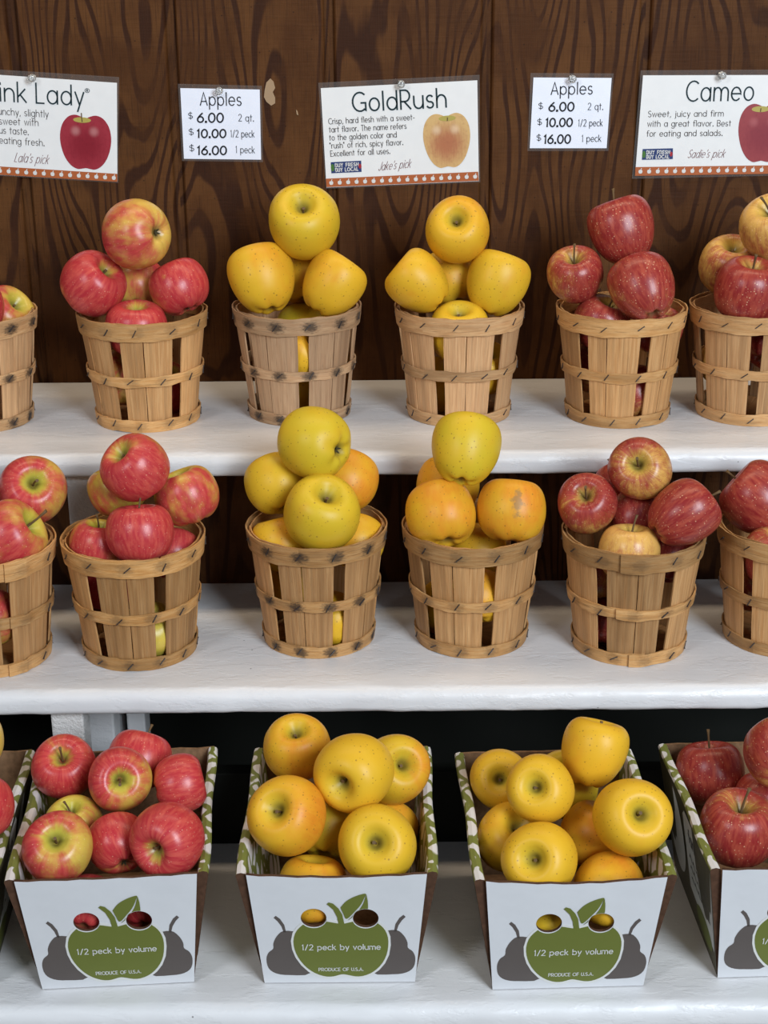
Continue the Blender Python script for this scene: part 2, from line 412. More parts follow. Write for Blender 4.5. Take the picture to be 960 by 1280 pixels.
# white boards bracing the stand behind the lower post
post(106, 143, 910, F1+.075, Z2-.2, Z1-TH-.0003, M_PAINT, 'brace_board')
post(142, 157, 910, F1+.135, Z2-.2, Z1-TH-.0003, M_PAINT, 'brace_board')
post(159, 182, 910, F1+.115, Z2-.2, Z1-TH-.0003, M_PAINT, 'brace_board')

# ------------------------------------------------------------------ stroke lettering
def arc(cx, cy, rx, ry, a0, a1, n=None):
    n = n or max(3, int(abs(a1-a0)/18))
    return [(cx+rx*math.cos(math.radians(a0+(a1-a0)*i/n)), cy+ry*math.sin(math.radians(a0+(a1-a0)*i/n))) for i in range(n+1)]
XH = .66; r_ = XH/2
def _bowl(cx=.3, rx=.3): return arc(cx, r_, rx, r_, 0, 360, 24)
G = {}
def g(ch, w, *st): G[ch] = (w, st)
g(' ', .32)
g('a', .62, _bowl(), [(.6, XH), (.6, 0)])
g('b', .62, _bowl(), [(0, 1), (0, 0)])
g('c', .52, arc(.3, r_, .3, r_, 48, 312))
g('d', .62, _bowl(), [(.6, 1), (.6, 0)])
g('e', .6, [(.01, .34), (.59, .34)]+arc(.3, r_, .3, r_, 0, 315)[0:])
g('f', .34, arc(.34, .80, .2, .2, 70, 180)+[(.14, 0)], [(0, .62), (.32, .62)])
g('g', .62, _bowl(), [(.6, XH), (.6, -.08)]+arc(.3, -.08, .3, .22, 0, -150))
g('h', .58, [(0, 1), (0, 0)], [(0, .36)]+arc(.28, .36, .28, .30, 180, 0)+[(.56, 0)])
g('i', .06, [(.03, XH), (.03, 0)], [(.03, .84), (.03, .92)])
g('j', .2, [(.14, XH), (.14, -.12)]+arc(-.02, -.12, .16, .17, 0, -90), [(.14, .84), (.14, .92)])
g('k', .5, [(0, 1), (0, 0)], [(.44, XH), (0, .24)], [(.16, .36), (.5, 0)])
g('l', .06, [(.03, 1), (.03, 0)])
g('m', .92, [(0, XH), (0, 0)], [(0, .38)]+arc(.23, .40, .23, .26, 180, 0)+[(.46, 0)], [(.46, .38)]+arc(.69, .40, .23, .26, 180, 0)+[(.92, 0)])
g('n', .56, [(0, XH), (0, 0)], [(0, .36)]+arc(.28, .36, .28, .30, 180, 0)+[(.56, 0)])
g('o', .6, _bowl())
g('p', .62, _bowl(), [(0, XH), (0, -.32)])
g('q', .62, _bowl(), [(.6, XH), (.6, -.32)])
g('r', .32, [(0, XH), (0, 0)], [(0, .34)]+arc(.26, .38, .26, .27, 180, 75))
g('s', .42, arc(.21, .49, .19, .17, 40, 270)+arc(.21, .165, .20, .165, 90, -150)[1:])
g('t', .36, [(.16, .92), (.16, 0)], [(0, XH), (.36, XH)])
g('u', .56, [(0, XH), (0, .30)]+arc(.28, .30, .28, .30, 180, 360)+[(.56, XH)], [(.56, .3), (.56, 0)])
g('v', .5, [(0, XH), (.25, 0), (.5, XH)])
g('w', .8, [(0, XH), (.2, 0), (.4, XH), (.6, 0), (.8, XH)])
g('x', .5, [(0, XH), (.5, 0)], [(.5, XH), (0, 0)])
g('y', .5, [(0, XH), (.26, .02)], [(.52, XH), (.14, -.32)])
g('z', .46, [(0, XH), (.46, XH), (0, 0), (.46, 0)])
g('A', .7, [(0, 0), (.35, 1), (.7, 0)], [(.11, .3), (.59, .3)])
g('B', .56, [(0, 0), (0, 1)]+arc(.28, .76, .24, .24, 90, -90)+[(0, .52)], [(.25, .52)]+arc(.29, .26, .27, .26, 90, -90)+[(0, 0)])
g('C', .74, arc(.45, .5, .45, .5, 50, 310))
g('D', .68, [(0, 0), (0, 1), (.2, 1)]+arc(.2, .5, .48, .5, 90, -90)+[(0, 0)])
g('E', .48, [(.48, 1), (0, 1), (0, 0), (.48, 0)], [(0, .5), (.42, .5)])
g('F', .46, [(.46, 1), (0, 1), (0, 0)], [(0, .5), (.4, .5)])
g('G', .82, arc(.45, .5, .45, .5, 50, 300)+[(.70, .1), (.80, .05), (.80, .44), (.52, .44)])
g('H', .6, [(0, 0), (0, 1)], [(.6, 0), (.6, 1)], [(0, .5), (.6, .5)])
g('J', .42, [(.4, 1), (.4, .22)]+arc(.2, .22, .2, .22, 0, -170))
g('K', .6, [(0, 0), (0, 1)], [(.55, 1), (0, .4)], [(.18, .58), (.6, 0)])
g('L', .46, [(0, 1), (0, 0), (.46, 0)])
g('O', .9, arc(.45, .5, .45, .5, 0, 360, 28))
g('P', .54, [(0, 0), (0, 1), (.24, 1)]+arc(.26, .73, .27, .27, 90, -90)+[(0, .46)])
g('R', .6, [(0, 0), (0, 1), (.24, 1)]+arc(.27, .70, .29, .30, 90, -90)+[(0, .40)], [(.22, .40), (.6, 0)])
g('S', .52, arc(.26, .75, .24, .25, 40, 270)+arc(.26, .25, .25, .25, 90, -150)[1:])
g('T', .6, [(0, 1), (.6, 1)], [(.3, 1), (.3, 0)])
g('U', .6, [(0, 1), (0, .3)]+arc(.3, .3, .3, .3, 180, 360)+[(.6, 1)])
g('Y', .6, [(0, 1), (.3, .5), (.6, 1)], [(.3, .5), (.3, 0)])
g('0', .62, arc(.31, .5, .31, .5, 0, 360, 28))
g('1', .24, [(.02, .84), (.16, 1), (.16, 0)])
g('2', .56, arc(.28, .72, .26, .28, 160, -25)+[(0, 0), (.56, 0)])
g('6', .58, [(.46, 1), (.2, .72)]+arc(.29, .31, .29, .31, 150, 510, 24))
g('$', .44, arc(.22, .66, .2, .2, 40, 270)+arc(.22, .26, .21, .2, 90, -150)[1:], [(.22, 1), (.22, -.06)])
g('.', .1, [(.02, 0), (.02, .09), (.08, .09), (.08, .0), (.02, 0)])
g(',', .1, [(.08, .08), (.02, -.14)])
g('-', .34, [(.02, .34), (.32, .34)])
g('"', .2, [(.03, 1), (.03, .78)], [(.17, 1), (.17, .78)])
g("'", .08, [(.05, 1), (.02, .78)])
g('/', .50, [(.04, -.05), (.46, 1.02)])
g('®', .9, arc(.45, .5, .45, .5, 0, 360, 24), [(.3, .22), (.3, .78), (.45, .78)]+arc(.46, .65, .13, .13, 90, -90)+[(.3, .52)], [(.42, .52), (.6, .22)])
def ribbon(pts, w, v, f):
    P = [Vector(p) for p in pts]
    Q = [P[0]]
    for p in P[1:]:
        if (p-Q[-1]).length > 1e-7: Q.append(p)
    P = Q
    if len(P) < 2: return
    closed = (P[0]-P[-1]).length < 1e-6
    n = len(P); b = len(v)
    for i in range(n):
        if closed: d0 = P[i]-P[i-1] if i else P[0]-P[-2]; d1 = P[(i+1) % n]-P[i] if i < n-1 else P[1]-P[0]
        else: d0 = P[i]-P[max(i-1, 0)]; d1 = P[min(i+1, n-1)]-P[i]
        if d0.length < 1e-9: d0 = d1
        if d1.length < 1e-9: d1 = d0
        d0 = d0.normalized(); d1 = d1.normalized(); t = d0+d1
        t = t.normalized() if t.length > .25 else d1
        nn = Vector((-t.y, t.x)); k = 1/max(.5, nn.dot(Vector((-d1.y, d1.x))))
        e = Vector((0, 0))
        if not closed and i == 0: e = -d1*w*.35
        if not closed and i == n-1: e = d0*w*.35
        for sgn in (1, -1):
            q = P[i]+e+nn*(sgn*w*.5*k); v.append((q.x, q.y))
    for i in range(n-1): f.append((b+2*i+1, b+2*i+3, b+2*i+2, b+2*i))
def text_width(s, gap=.22): return sum(G[c][0]+gap for c in s)-gap
def text2d(s, x0, x1, y, cap, wt, shear=0.0, slope=0.0, gap=.22, v=None, f=None):
    """lettering from x0 to x1 on the baseline y, capitals of height cap, strokes of width wt"""
    v = [] if v is None else v; f = [] if f is None else f
    kx = (x1-x0)/text_width(s, gap); cx = 0.0
    for ch in s:
        w, st = G[ch]
        for p in st:
            ribbon([(x0+(cx+a)*kx+shear*b*cap, y+b*cap+slope*(cx+a)*kx) for a, b in p], wt, v, f)
        cx += w+gap
    return v, f
def flat(name, v, f, mat, parent, z):
    return obj(name, pydata(name, [(a, b, z) for a, b in v], f), mat, parent)
def poly2d(pts, v=None, f=None):
    v = [] if v is None else v; f = [] if f is None else f
    ar = sum(pts[i-1][0]*pts[i][1]-pts[i][0]*pts[i-1][1] for i in range(len(pts)))
    if ar < 0: pts = pts[::-1]
    b = len(v); v += pts; f.append(tuple(range(b, b+len(pts)))); return v, f
def flat_poly(name, polys, mat, parent, z, th=0.0):
    v, f = [], []
    for p in polys: poly2d(p, v, f)
    bm = bmesh.new(); bm.from_mesh(pydata(name, [(a, b, z) for a, b in v], f))
    bmesh.ops.triangulate(bm, faces=bm.faces[:])
    if th:
        r = bmesh.ops.extrude_face_region(bm, geom=bm.faces[:])
        for q in r['geom']:
            if isinstance(q, bmesh.types.BMVert): q.co.z += th
        bmesh.ops.recalc_face_normals(bm, faces=bm.faces[:])
    return obj(name, bm, mat, parent)
def ell(cx, cy, rx, ry, n=24, a0=0): return [(cx+rx*math.cos(a0+2*math.pi*i/n), cy+ry*math.sin(a0+2*math.pi*i/n)) for i in range(n)]

# ------------------------------------------------------------------ signs on the wall
class Sheet:
    def __init__(s, name, label, cat, c, ang, group=None):
        s.c = c; ca, sa = math.cos(ang), math.sin(ang)
        s.X = Vector((ca, 0, sa)); s.Y = Vector((-sa, 0, ca))
        s.o = bpy.data.objects.new(name, None); C.objects.link(s.o); s.o.empty_display_size = .02
        s.o.matrix_world = Matrix(((ca, -sa, 0, c.x), (0, 0, -1, -.0004), (sa, ca, 0, c.z), (0, 0, 0, 1)))
        tag(s.o, label, cat, group)
    def q(s, px, py):
        d = wall_pt(px, py)-s.c; return (d.dot(s.X), d.dot(s.Y))
    def quad(s, pts): return [s.q(*p) for p in pts]
    def text(s, name, parent, mat, rows, z):
        v, f = [], []
        for (t, xl, xr, yl, yr, cap, wt, sh) in rows:
            a = s.q(xl, yl); b = s.q(xr, yr)
            text2d(t, a[0], b[0], a[1], cap*.001036, wt*.001036, sh, (b[1]-a[1])/(b[0]-a[0]), v=v, f=f)
        return flat(name, v, f, mat, parent, z)
def sheet_body(S, sleeve, paper, mat_paper):
    sl = S.quad(sleeve)
    obj_sl = flat_poly('laminate_sleeve', [sl], M_SLEEVE, S.o, .0006, .0006)
    # welded rim of the pouch
    v, f = [], []
    ribbon(sl+[sl[0]], .0011, v, f); 
    flat('sleeve_rim', v, f, M_SLEEVE, obj_sl, .0015)
    pp = flat_poly('paper', [S.quad(paper)], mat_paper, S.o, .0013, .0004)
    return pp
def apple_shape(cx, cy, w, h, taper=0.0):
    P = [(0, .84), (.18, .93), (.42, .98), (.68, .88), (.90, .60), (1.0, .20), (.97, -.2), (.84, -.58), (.62, -.86), (.36, -.99), (.14, -.97), (0, -.95)]
    P = P+[(-a, b) for a, b in P[-2:0:-1]]
    P = catmull(P+[P[0]], 3)[:-1]
    return [(cx+a*w*(1-taper*(.5-b*.5)), cy+b*h) for a, b in P]
def sign(label, ang, ctr, sleeve, paper, band, kind, picc, pics, taper, title, body, script, logo, cavity):
    S = Sheet('apple_sign', label, 'sign', wall_pt(*ctr), ang, 'laminated apple signs')
    pp = sheet_body(S, sleeve, paper, M_PAPER)
    bq = S.quad(band); bd = flat_poly('border_strip', [bq], M_BAND, pp, .0019)
    polys = []
    for i in range(18):
        t = (i+.6)/18; a = [bq[0][k]+(bq[1][k]-bq[0][k])*t for k in (0, 1)]; b = [bq[3][k]+(bq[2][k]-bq[3][k])*t for k in (0, 1)]
        cx, cy = (a[0]+b[0])/2, (a[1]+b[1])/2
        polys.append(apple_shape(cx, cy-.0004, .0026, .0025))
        polys.append([(cx-.0003, cy+.0018), (cx+.0006, cy+.0042), (cx+.0018, cy+.0040), (cx+.0006, cy+.0018)])
    flat_poly('border_apples', polys, M_OFFW, pp, .0021)
    S.text('title_lettering', pp, M_TITLE, title, .0021)
    S.text('description_lettering', pp, M_BODY, body, .0021)
    S.text('signature_lettering', pp, M_SCRIPT, script, .0021)
    c = S.q(*picc); w, h = pics[0]*.00052, pics[1]*.00052
    pic = flat_poly('printed_apple', [apple_shape(0, 0, w, h, taper)], M_PHOTO[kind], pp, 0)
    pic.location = (c[0], c[1], .0020)
    flat_poly('printed_hollow', [[(a, b+h*.80) for a, b in ell(w*cavity, 0, w*.34, h*.10)]], M_PHOTOCAV, pic, .0002)
    v, f = [], []
    ribbon([(w*cavity, h*.74), (w*cavity-.0006, h*.9), (w*cavity-.0008, h*1.04)] if kind == 'P' else [(w*cavity, h*.72), (w*cavity+.0003, h*.82)], .0014, v, f)
    flat('printed_stalk', v, f, M_STEM, pic, .0003)
    if logo:
        lq = S.quad(logo); lg = flat_poly('local_food_badge', [lq], M_NAVY, pp, .0020)
        x0, x1 = lq[0][0], lq[1][0]; W = x1-x0; yb, yt = lq[3][1], lq[0][1]; H = yt-yb
        v, f = [], []
        text2d('BUY FRESH', x0+W*.14, x1-W*.10, yb+H*.54, H*.30, .0010, gap=.34, v=v, f=f)
        text2d('BUY LOCAL', x0+W*.14, x1-W*.12, yb+H*.12, H*.30, .0010, gap=.34, v=v, f=f)
        flat('badge_lettering', v, f, M_OFFW, lg, .0022)
        flat_poly('badge_leaf', [ell(x0+W*.05, yb+H*.5, W*.055, H*.34)], M_GREENP, lg, .0022)
        flat_poly('badge_berry', [ell(x1-W*.05, yb+H*.5, W*.05, H*.22)], M_REDP, lg, .0022)
    return S
def rows(z, s): # crop pixels -> photograph pixels
    (ox, oy, k) = z
    return [(t, ox+xl/k, ox+xr/k, oy+yl/k, oy+yr/k, c/k, w, sh) for (t, xl, xr, yl, yr, c, w, sh) in s]
zg = (380, 70, 4.0); zp = (0, 70, 2.8235); zc = (640, 70, 3.0)
sign('white laminated sign with a yellow apple picture, middle of the wall', math.radians(2.8), (499, 165),
     [(398.2, 103.7), (599, 93.7), (599.8, 227.2), (407.5, 235.3)], [(401, 110), (596.5, 100.2), (598.5, 226), (408.2, 234)],
     [(407.4, 223), (597.6, 214.3), (598.4, 225.6), (408.2, 233.6)], 'G', (558.5, 175.3), (63, 68), .14,
     rows(zg, [('GoldRush', 246, 712, 277, 254, 92, 2.1, 0)]),
     rows(zg, [('Crisp, hard flesh with a sweet-', 124, 553, 340, 318, 28, .72, 0), ('tart flavor. The name refers', 127, 512, 381, 362, 28, .72, 0),
               ('to the golden color and', 128, 463, 421, 405, 28, .72, 0), ('"rush" of rich, spicy flavor.', 130, 495, 461, 443, 28, .72, 0), ('Excellent for all uses.', 134, 430, 501, 487, 28, .72, 0)]),
     rows(zg, [("Jake's pick", 372, 530, 572, 556, 42, .6, .35)]), [(413.5, 202.5), (451.5, 200.5), (452, 214.5), (414.3, 216.3)], .05)
sign('white laminated sign with a red apple picture, cut by the left photo edge', math.radians(-3.3), (49, 158),
     [(-52, 84), (148.8, 96.6), (147.7, 228), (-52, 216)], [(-50, 90), (146.5, 103.4), (147, 227), (-50, 215.2)],
     [(-50, 204.5), (147, 217), (147, 227), (-50, 215)], 'P', (107.5, 177.5), (66, 68), .06,
     rows(zp, [('P', -70, -22, 155, 157, 68, 1.9, 0), ('ink', 2, 94, 158, 163, 68, 1.9, 0), ('Lady', 130, 296, 165, 174, 68, 1.9, 0), ('®', 301, 317, 128, 129, 14, .6, 0)]),
     rows(zp, [('crunchy, slightly', -30, 172, 204, 216, 24, .72, 0), ('sweet with', 0, 137, 240, 246, 24, .72, 0), ('us taste.', 0, 102, 272, 278, 24, .72, 0), ('eating fresh.', 0, 158, 307, 317, 24, .72, 0)]),
     rows(zp, [("Lala's pick", 52, 170, 372, 380, 32, .6, .35)]), None, -.12)
sign('white laminated sign with a crimson apple picture, cut by the right photo edge', math.radians(.2), (893, 154),
     [(801, 88.2), (995, 87.2), (990, 218.5), (790, 222.8)], [(803.5, 94), (992, 93.5), (988, 216.5), (793.5, 219.5)],
     [(794, 208.5), (988.5, 206), (988, 216.5), (793.5, 219.5)], 'C', (953, 165.8), (66, 73), .14,
     rows(zc, [('Cameo', 652, 902, 169, 165, 73, 1.9, 0)]),
     rows(zc, [('Sweet, juicy and firm', 510, 791, 228, 225, 22, .72, 0), ('with a great flavor. Best', 507, 819, 264, 262, 22, .72, 0), ('for eating and salads.', 504, 787, 301, 298, 22, .72, 0)]),
     rows(zc, [("Sadie's pick", 657, 793, 381, 379, 30, .6, .35)]), [(803, 186), (840.8, 185), (840.6, 198.5), (802, 199.5)], -.15)
def card(label, ang, ctr, sleeve, paper, z, big, small, hand):
    S = Sheet('price_card', label, 'price card', wall_pt(*ctr), ang, 'price cards')
    pp = sheet_body(S, sleeve, paper, M_CARDPAPER)
    S.text('heading_lettering', pp, M_INK, rows(z, big), .0021)
    for rw in rows(z, small): S.text('quantity_lettering', pp, M_INK, [rw], .0021)
    S.text('price_lettering', pp, M_INK, rows(z, hand), .0021)
card('small white price card between the red-apple sign and yellow-apple sign', math.radians(-1.0), (276, 155),
     [(223, 105), (327, 107.5), (328.5, 202), (228, 200.5)], [(225.6, 110), (324.8, 111.8), (326.5, 199.3), (230.2, 198.2)], zp,
     [('Apples', 708, 852, 173, 174, 44, 1.3, 0)],
     [('$', 666, 681, 221, 221, 24, .8, 0), ('2 qt.', 843, 896, 229, 230, 24, .75, 0), ('$', 668, 684, 278, 278, 24, .8, 0), ('1/2 peck', 815, 898, 285, 286, 24, .75, 0), ('$', 670, 686, 335, 335, 24, .8, 0), ('1 peck', 833, 899, 341, 342, 24, .75, 0)],
     [('6.00', 698, 788, 233, 233, 31, 1.9, .05), ('10.00', 697, 797, 287, 287, 28, 1.9, .05), ('16.00', 698, 799, 347, 347, 29, 1.9, .05)])
card('small white price card between the yellow-apple sign and crimson-apple sign', math.radians(.6), (713, 141),
     [(663.5, 91.5), (766.5, 92), (760, 188), (659.5, 188.2)], [(666.7, 96.7), (764.3, 97.3), (758, 185), (662, 185)], zc,
     [('Apples', 146, 300, 144, 142, 44, 1.3, 0)],
     [('$', 99, 115, 198, 198, 25, .8, 0), ('2 qt.', 284, 340, 201, 201, 25, .75, 0), ('$', 95, 111, 258, 258, 25, .8, 0), ('1/2 peck', 248, 338, 263, 262, 25, .75, 0), ('$', 92, 108, 317, 317, 25, .8, 0), ('1 peck', 261, 333, 321, 320, 25, .75, 0)],
     [('6.00', 138, 230, 206, 205, 31, 1.9, .05), ('10.00', 126, 224, 264, 263, 30, 1.9, .05), ('16.00', 119, 217, 327, 326, 31, 1.9, .05)])
def lathe_bm(P, n=20, bm=None):
    bm = bm or bmesh.new(); rings = []
    for r, z in P: rings.append([bm.verts.new((r*math.cos(2*math.pi*i/n), r*math.sin(2*math.pi*i/n), z)) for i in range(n)])
    for a, b in zip(rings, rings[1:]):
        for i in range(n): bm.faces.new((a[i], a[(i+1) % n], b[(i+1) % n], b[i]))
    bm.faces.new(rings[0][::-1]); bm.faces.new(rings[-1])
    return bm
pin_me = None
for px, py, lab in ((41.5, 97, 'clear plastic push pin holding the left red-apple sign'), (274.5, 113, 'clear plastic push pin holding the left price card'),
                    (501.5, 104.5, 'clear plastic push pin holding the yellow-apple sign'), (714.7, 98, 'clear plastic push pin holding the right price card'),
                    (901, 93.5, 'clear plastic push pin holding the right crimson-apple sign')):
    p = wall_pt(px, py)
    if pin_me is None:
        t = obj('push_pin', lathe_bm([(.0046, 0), (.0048, .0012), (.0026, .003), (.0024, .007), (.0046, .0085), (.0048, .0105), (.0040, .0115)]), M_PIN, smooth=True); pin_me = t.data
        nd = obj('needle', lathe_bm([(.0006, -.0018), (.0006, .001)], 8), M_NEEDLE, t); nd_me = nd.data
    else:
        t = obj('push_pin', pin_me); nd = obj('needle', nd_me, parent=t)
    t.location = (p.x, -.0026, p.z); t.rotation_euler = (math.radians(90), 0, 0)
    tag(t, lab, 'push pin', 'clear push pins on the signs')

# ------------------------------------------------------------------ baskets
RT, RB, BH = 0.0814, 0.0650, 0.1409
def rad(z): return RB+(RT-RB)*z/BH
def slat_bm(seed):
    rnd = random.Random(seed); bm = bmesh.new()
    half = math.radians(24.6); split = math.radians(rnd.choice([-3, 2, 5, -6, 8]))
    for a0, a1, dr in ((-half, split-.006, 0.0), (split+.006, half, rnd.uniform(-.0009, .0009))):
        na, nz = 9, 8
        vo, vi = [], []
        for j in range(nz+1):
            z = .0015+(BH-.004)*j/nz
            wob = rnd.uniform(-.004, .004)
            for i in range(na+1):
                t = a0+(a1-a0)*i/na + (wob if i in (0, na) else 0)
                R = rad(z)+dr-.0022+.0005*math.sin(3*t+j*.7+seed)
                vo.append(bm.verts.new((R*math.cos(t), R*math.sin(t), z))); R -= .0021
                vi.append(bm.verts.new((R*math.cos(t), R*math.sin(t), z)))
        k = na+1
        for j in range(nz):
            for i in range(na):
                a = j*k+i
                bm.faces.new((vo[a], vo[a+1], vo[a+1+k], vo[a+k])); bm.faces.new((vi[a], vi[a+k], vi[a+1+k], vi[a+1]))
            for i in (0, na):
                a = j*k+i
                bm.faces.new((vo[a], vo[a+k], vi[a+k], vi[a]))
        for i in range(na):
            bm.faces.new((vo[i], vi[i], vi[i+1], vo[i+1])); a = nz*k+i
            bm.faces.new((vo[a], vo[a+1], vi[a+1], vi[a]))
    bmesh.ops.recalc_face_normals(bm, faces=bm.faces[:])
    return bm
def hoop_bm(z0, z1, dr, th, seed, lap=1.0):
    rnd = random.Random(seed); bm = bmesh.new(); n = 104; tot = math.radians(375)*lap
    ph = [rnd.uniform(0, 6.3) for _ in range(6)]
    ring = []
    for i in range(n+1):
        t = tot*i/n; lift = 0.0
        if lap == 1.0 and t > math.radians(352): lift = .0026*min(1, (t-math.radians(352))/.06)
        wv = .0006*math.sin(3*t+ph[0])+.0003*math.sin(7*t+ph[1]); 
        row = []
        for (zz, q) in ((z0, 0), ((z0+z1)/2, 0), (z1, 0), (z1, 1), ((z0+z1)/2, 1), (z0, 1)):
            e = .0005*math.sin(9*t+ph[2]+(3 if zz == z1 else 0))+.0003*math.sin(23*t+ph[3])
            z = zz+wv+(e if zz != (z0+z1)/2 else 0)
            if z0 < .001: z = max(z, .0002)
            R = rad(zz)+dr+lift-(th if q else 0)+(.0003 if zz == (z0+z1)/2 and not q else 0)
            row.append(bm.verts.new((R*math.cos(t), -R*math.sin(t), z)))
        ring.append(row)
    for a, b in zip(ring, ring[1:]):
        for k in range(6): bm.faces.new((a[k], b[k], b[(k+1) % 6], a[(k+1) % 6]))
    bm.faces.new(ring[0]); bm.faces.new(ring[-1][::-1])
    bmesh.ops.recalc_face_normals(bm, faces=bm.faces[:])
    return bm
def mesh_of(bm, name, mat, smooth=False):
    me = bpy.data.meshes.new(name); bm.normal_update(); bm.to_mesh(me); bm.free(); me.materials.append(mat)
    if smooth:
        for p in me.polygons: p.use_smooth = True
    return me
SLATS = [mesh_of(slat_bm(i), 'slat', M_SLAT) for i in range(4)]
HOOPZ = ((BH-.0215, BH+.0008), (BH*.475-.0065, BH*.475+.0065), (0.0, .0160))
HOOPS = [[mesh_of(hoop_bm(a, b, .0006, .0018, s*7+i), 'hoop', M_HOOP) for i, (a, b) in enumerate(HOOPZ)] for s in range(3)]
INNER = mesh_of(hoop_bm(BH-.017, BH-.0005, -.0045, .0015, 77, .955), 'inner_hoop', M_HOOP)
BASE = mesh_of(lathe_bm([(RB-.006, .002), (RB-.006, .0045)], 40), 'base', M_SLAT)
def staple_me(seed):
    rnd = random.Random(seed); bm = bmesh.new()
    box_bm(-.00055, .00055, -.0006, .0006, -.0046, .0046, bm=bm)
    for s in (-1, 1): box_bm(-.0005, .0005, -.001, .0002, s*.0042-.0006, s*.0042+.0006, bm=bm)
    return mesh_of(bm, 'staple', M_STAPLE)
STAPLE = staple_me(1)
def basket(key, x, y, z, gap, stain, value, sat, lap_deg, label, group):
    t = empty('wooden_basket', (x, y, z)); face = math.atan2(CAM.y-y, CAM.x-x)
    t.rotation_euler.z = face+math.radians(gap); tag(t, label, 'basket', group)
    rnd = random.Random(key); col = (stain, value, sat, 1)
    for k in range(6):
        o = obj('slat', SLATS[rnd.randrange(4)], parent=t); o.rotation_euler.z = math.radians(30+60*k); o.color = (stain*.5, value, sat, 1)
    b = obj('base', BASE, parent=t); b.color = (0, value, sat, 1)
    ih = obj('inner_hoop', INNER, parent=t); ih.color = (0, value, sat, 1)
    S = HOOPS[rnd.randrange(3)]
    for i, (z0, z1) in enumerate(HOOPZ):
        h = obj('hoop', S[i], parent=t); h.color = col
        a0 = math.radians(lap_deg-gap+rnd.uniform(-6, 6)+(0 if i != 1 else -3)); h.rotation_euler.z = a0
        zc = (z0+z1)/2
        for q in range(12):
            a = 2*math.pi*q/12+rnd.uniform(-.05, .05)
            rel = (math.degrees(a0+a)+gap+180) % 360-180
            if abs(rel) > 100: continue
            s = obj('staple', STAPLE, parent=h); R = rad(zc)+.0012
            s.location = (R*math.cos(a), R*math.sin(a), zc+rnd.uniform(-.002, .002)+(.001 if z0 == 0 else 0))
            s.rotation_euler = Matrix.Rotation(a, 3, 'Z').to_4x4().to_euler()
            s.rotation_mode = 'QUATERNION'
            s.rotation_quaternion = (Matrix.Rotation(a+math.pi/2, 3, 'Z') @ Matrix.Rotation(math.radians(rnd.uniform(28, 58)), 3, 'Y')).to_quaternion()
    return t
TOPG, MIDG = 'wooden baskets on the top shelf', 'wooden baskets on the middle shelf'
BASKETS = {
 'T0': (-.516, -.170, Z0, 18, 1.0, .50, .45, 150, 'wooden basket cut by the left photo edge on the top shelf', TOPG),
 'T1': (-.3012, -.1696, Z0, 32, .30, .62, .55, 170, 'wooden basket of pink-red apples on the top shelf, wholly in view', TOPG),
 'T2': (-.1082, -.1485, Z0, 5, .95, .42, .35, 190, 'dark-stained wooden basket of yellow apples on the top shelf, left yellow one', TOPG),
 'T3': (.0973, -.1588, Z0, 40, .0, .55, .45, 150, 'clean tan wooden basket of yellow apples on the top shelf, right yellow one', TOPG),
 'T4': (.3000, -.1693, Z0, 24, .06, .58, .55, 200, 'wooden basket of red striped apples on the top shelf, wholly in view', TOPG),
 'T5': (.4690, -.1650, Z0, 4, .05, .55, .50, 150, 'wooden basket cut by the right photo edge on the top shelf', TOPG),
 'M0': (-.4535, -.4500, Z1, 13, .35, .50, .55, 30, 'wooden basket cut by the left photo edge on the middle shelf', MIDG),
 'M1': (-.2857, -.4343, Z1, 20, .45, .40, .58, 200, 'brown wooden basket of pink-red apples on the middle shelf, wholly in view', MIDG),
 'M2': (-.0781, -.4050, Z1, 19, .95, .42, .55, 160, 'dark-stained wooden basket of green-yellow apples, centre left of the middle shelf', MIDG),
 'M3': (.1021, -.4083, Z1, 16, .45, .30, .55, 170, 'brown wooden basket of orange-yellow apples, centre right of the middle shelf', MIDG),
 'M4': (.2845, -.4316, Z1, 34, .40, .38, .55, 12, 'wooden basket of striped red apples with lapped hoop ends, middle shelf', MIDG),
 'M5': (.4655, -.4150, Z1, 27, .20, .42, .55, 150, 'wooden basket cut by the right photo edge on the middle shelf', MIDG)}
for k, a in BASKETS.items(): basket(k, *a)

# ------------------------------------------------------------------ half-peck cartons
WB, WT, LT, SL, XH_ = .150, .193, .243, .025, .143
SLEN = math.hypot(XH_, SL); IN = .0105
def curve_panel(name, outline, holes, th):
    cu = bpy.data.curves.new(name, 'CURVE'); cu.dimensions = '2D'; cu.fill_mode = 'BOTH'; cu.extrude = th/2
    for pts in [outline]+holes:
        sp = cu.splines.new('POLY'); sp.points.add(len(pts)-1); sp.use_cyclic_u = True
        for q, p in zip(sp.points, pts): q.co = (p[0], p[1], 0, 1)
    o = bpy.data.objects.new(name, cu); C.objects.link(o)
    dg = bpy.context.evaluated_depsgraph_get(); me = bpy.data.meshes.new_from_object(o.evaluated_get(dg))
    bpy.data.objects.remove(o); bpy.data.curves.remove(cu); me.name = name
    return me
HOLES = [(-.0235, .0885), (.0270, .0875)]
def front_mesh(dip):
    top = [(WT/2-IN-(WT-2*IN)*i/14, SLEN-.0005-dip*math.sin(math.pi*i/14)+.0006*math.sin(i*2.3)) for i in range(15)]
    out = [(-WB/2, 0), (WB/2, 0)]+top
    me = curve_panel('front_panel', out, [ell(cx, cy, .0125, .0122, 32) for cx, cy in HOLES], .003)
    me.materials.clear()
    for m in (M_WHITECARD, M_EDGE, M_KRAFT): me.materials.append(m)
    for p in me.polygons: p.material_index = 0 if p.normal.z > .5 else (2 if p.normal.z < -.5 else 1)
    return me
def zq(x, y): return ((360+x/6.857-421.5)/1285.0, (1228-(1090+y/6.857))/930.0)
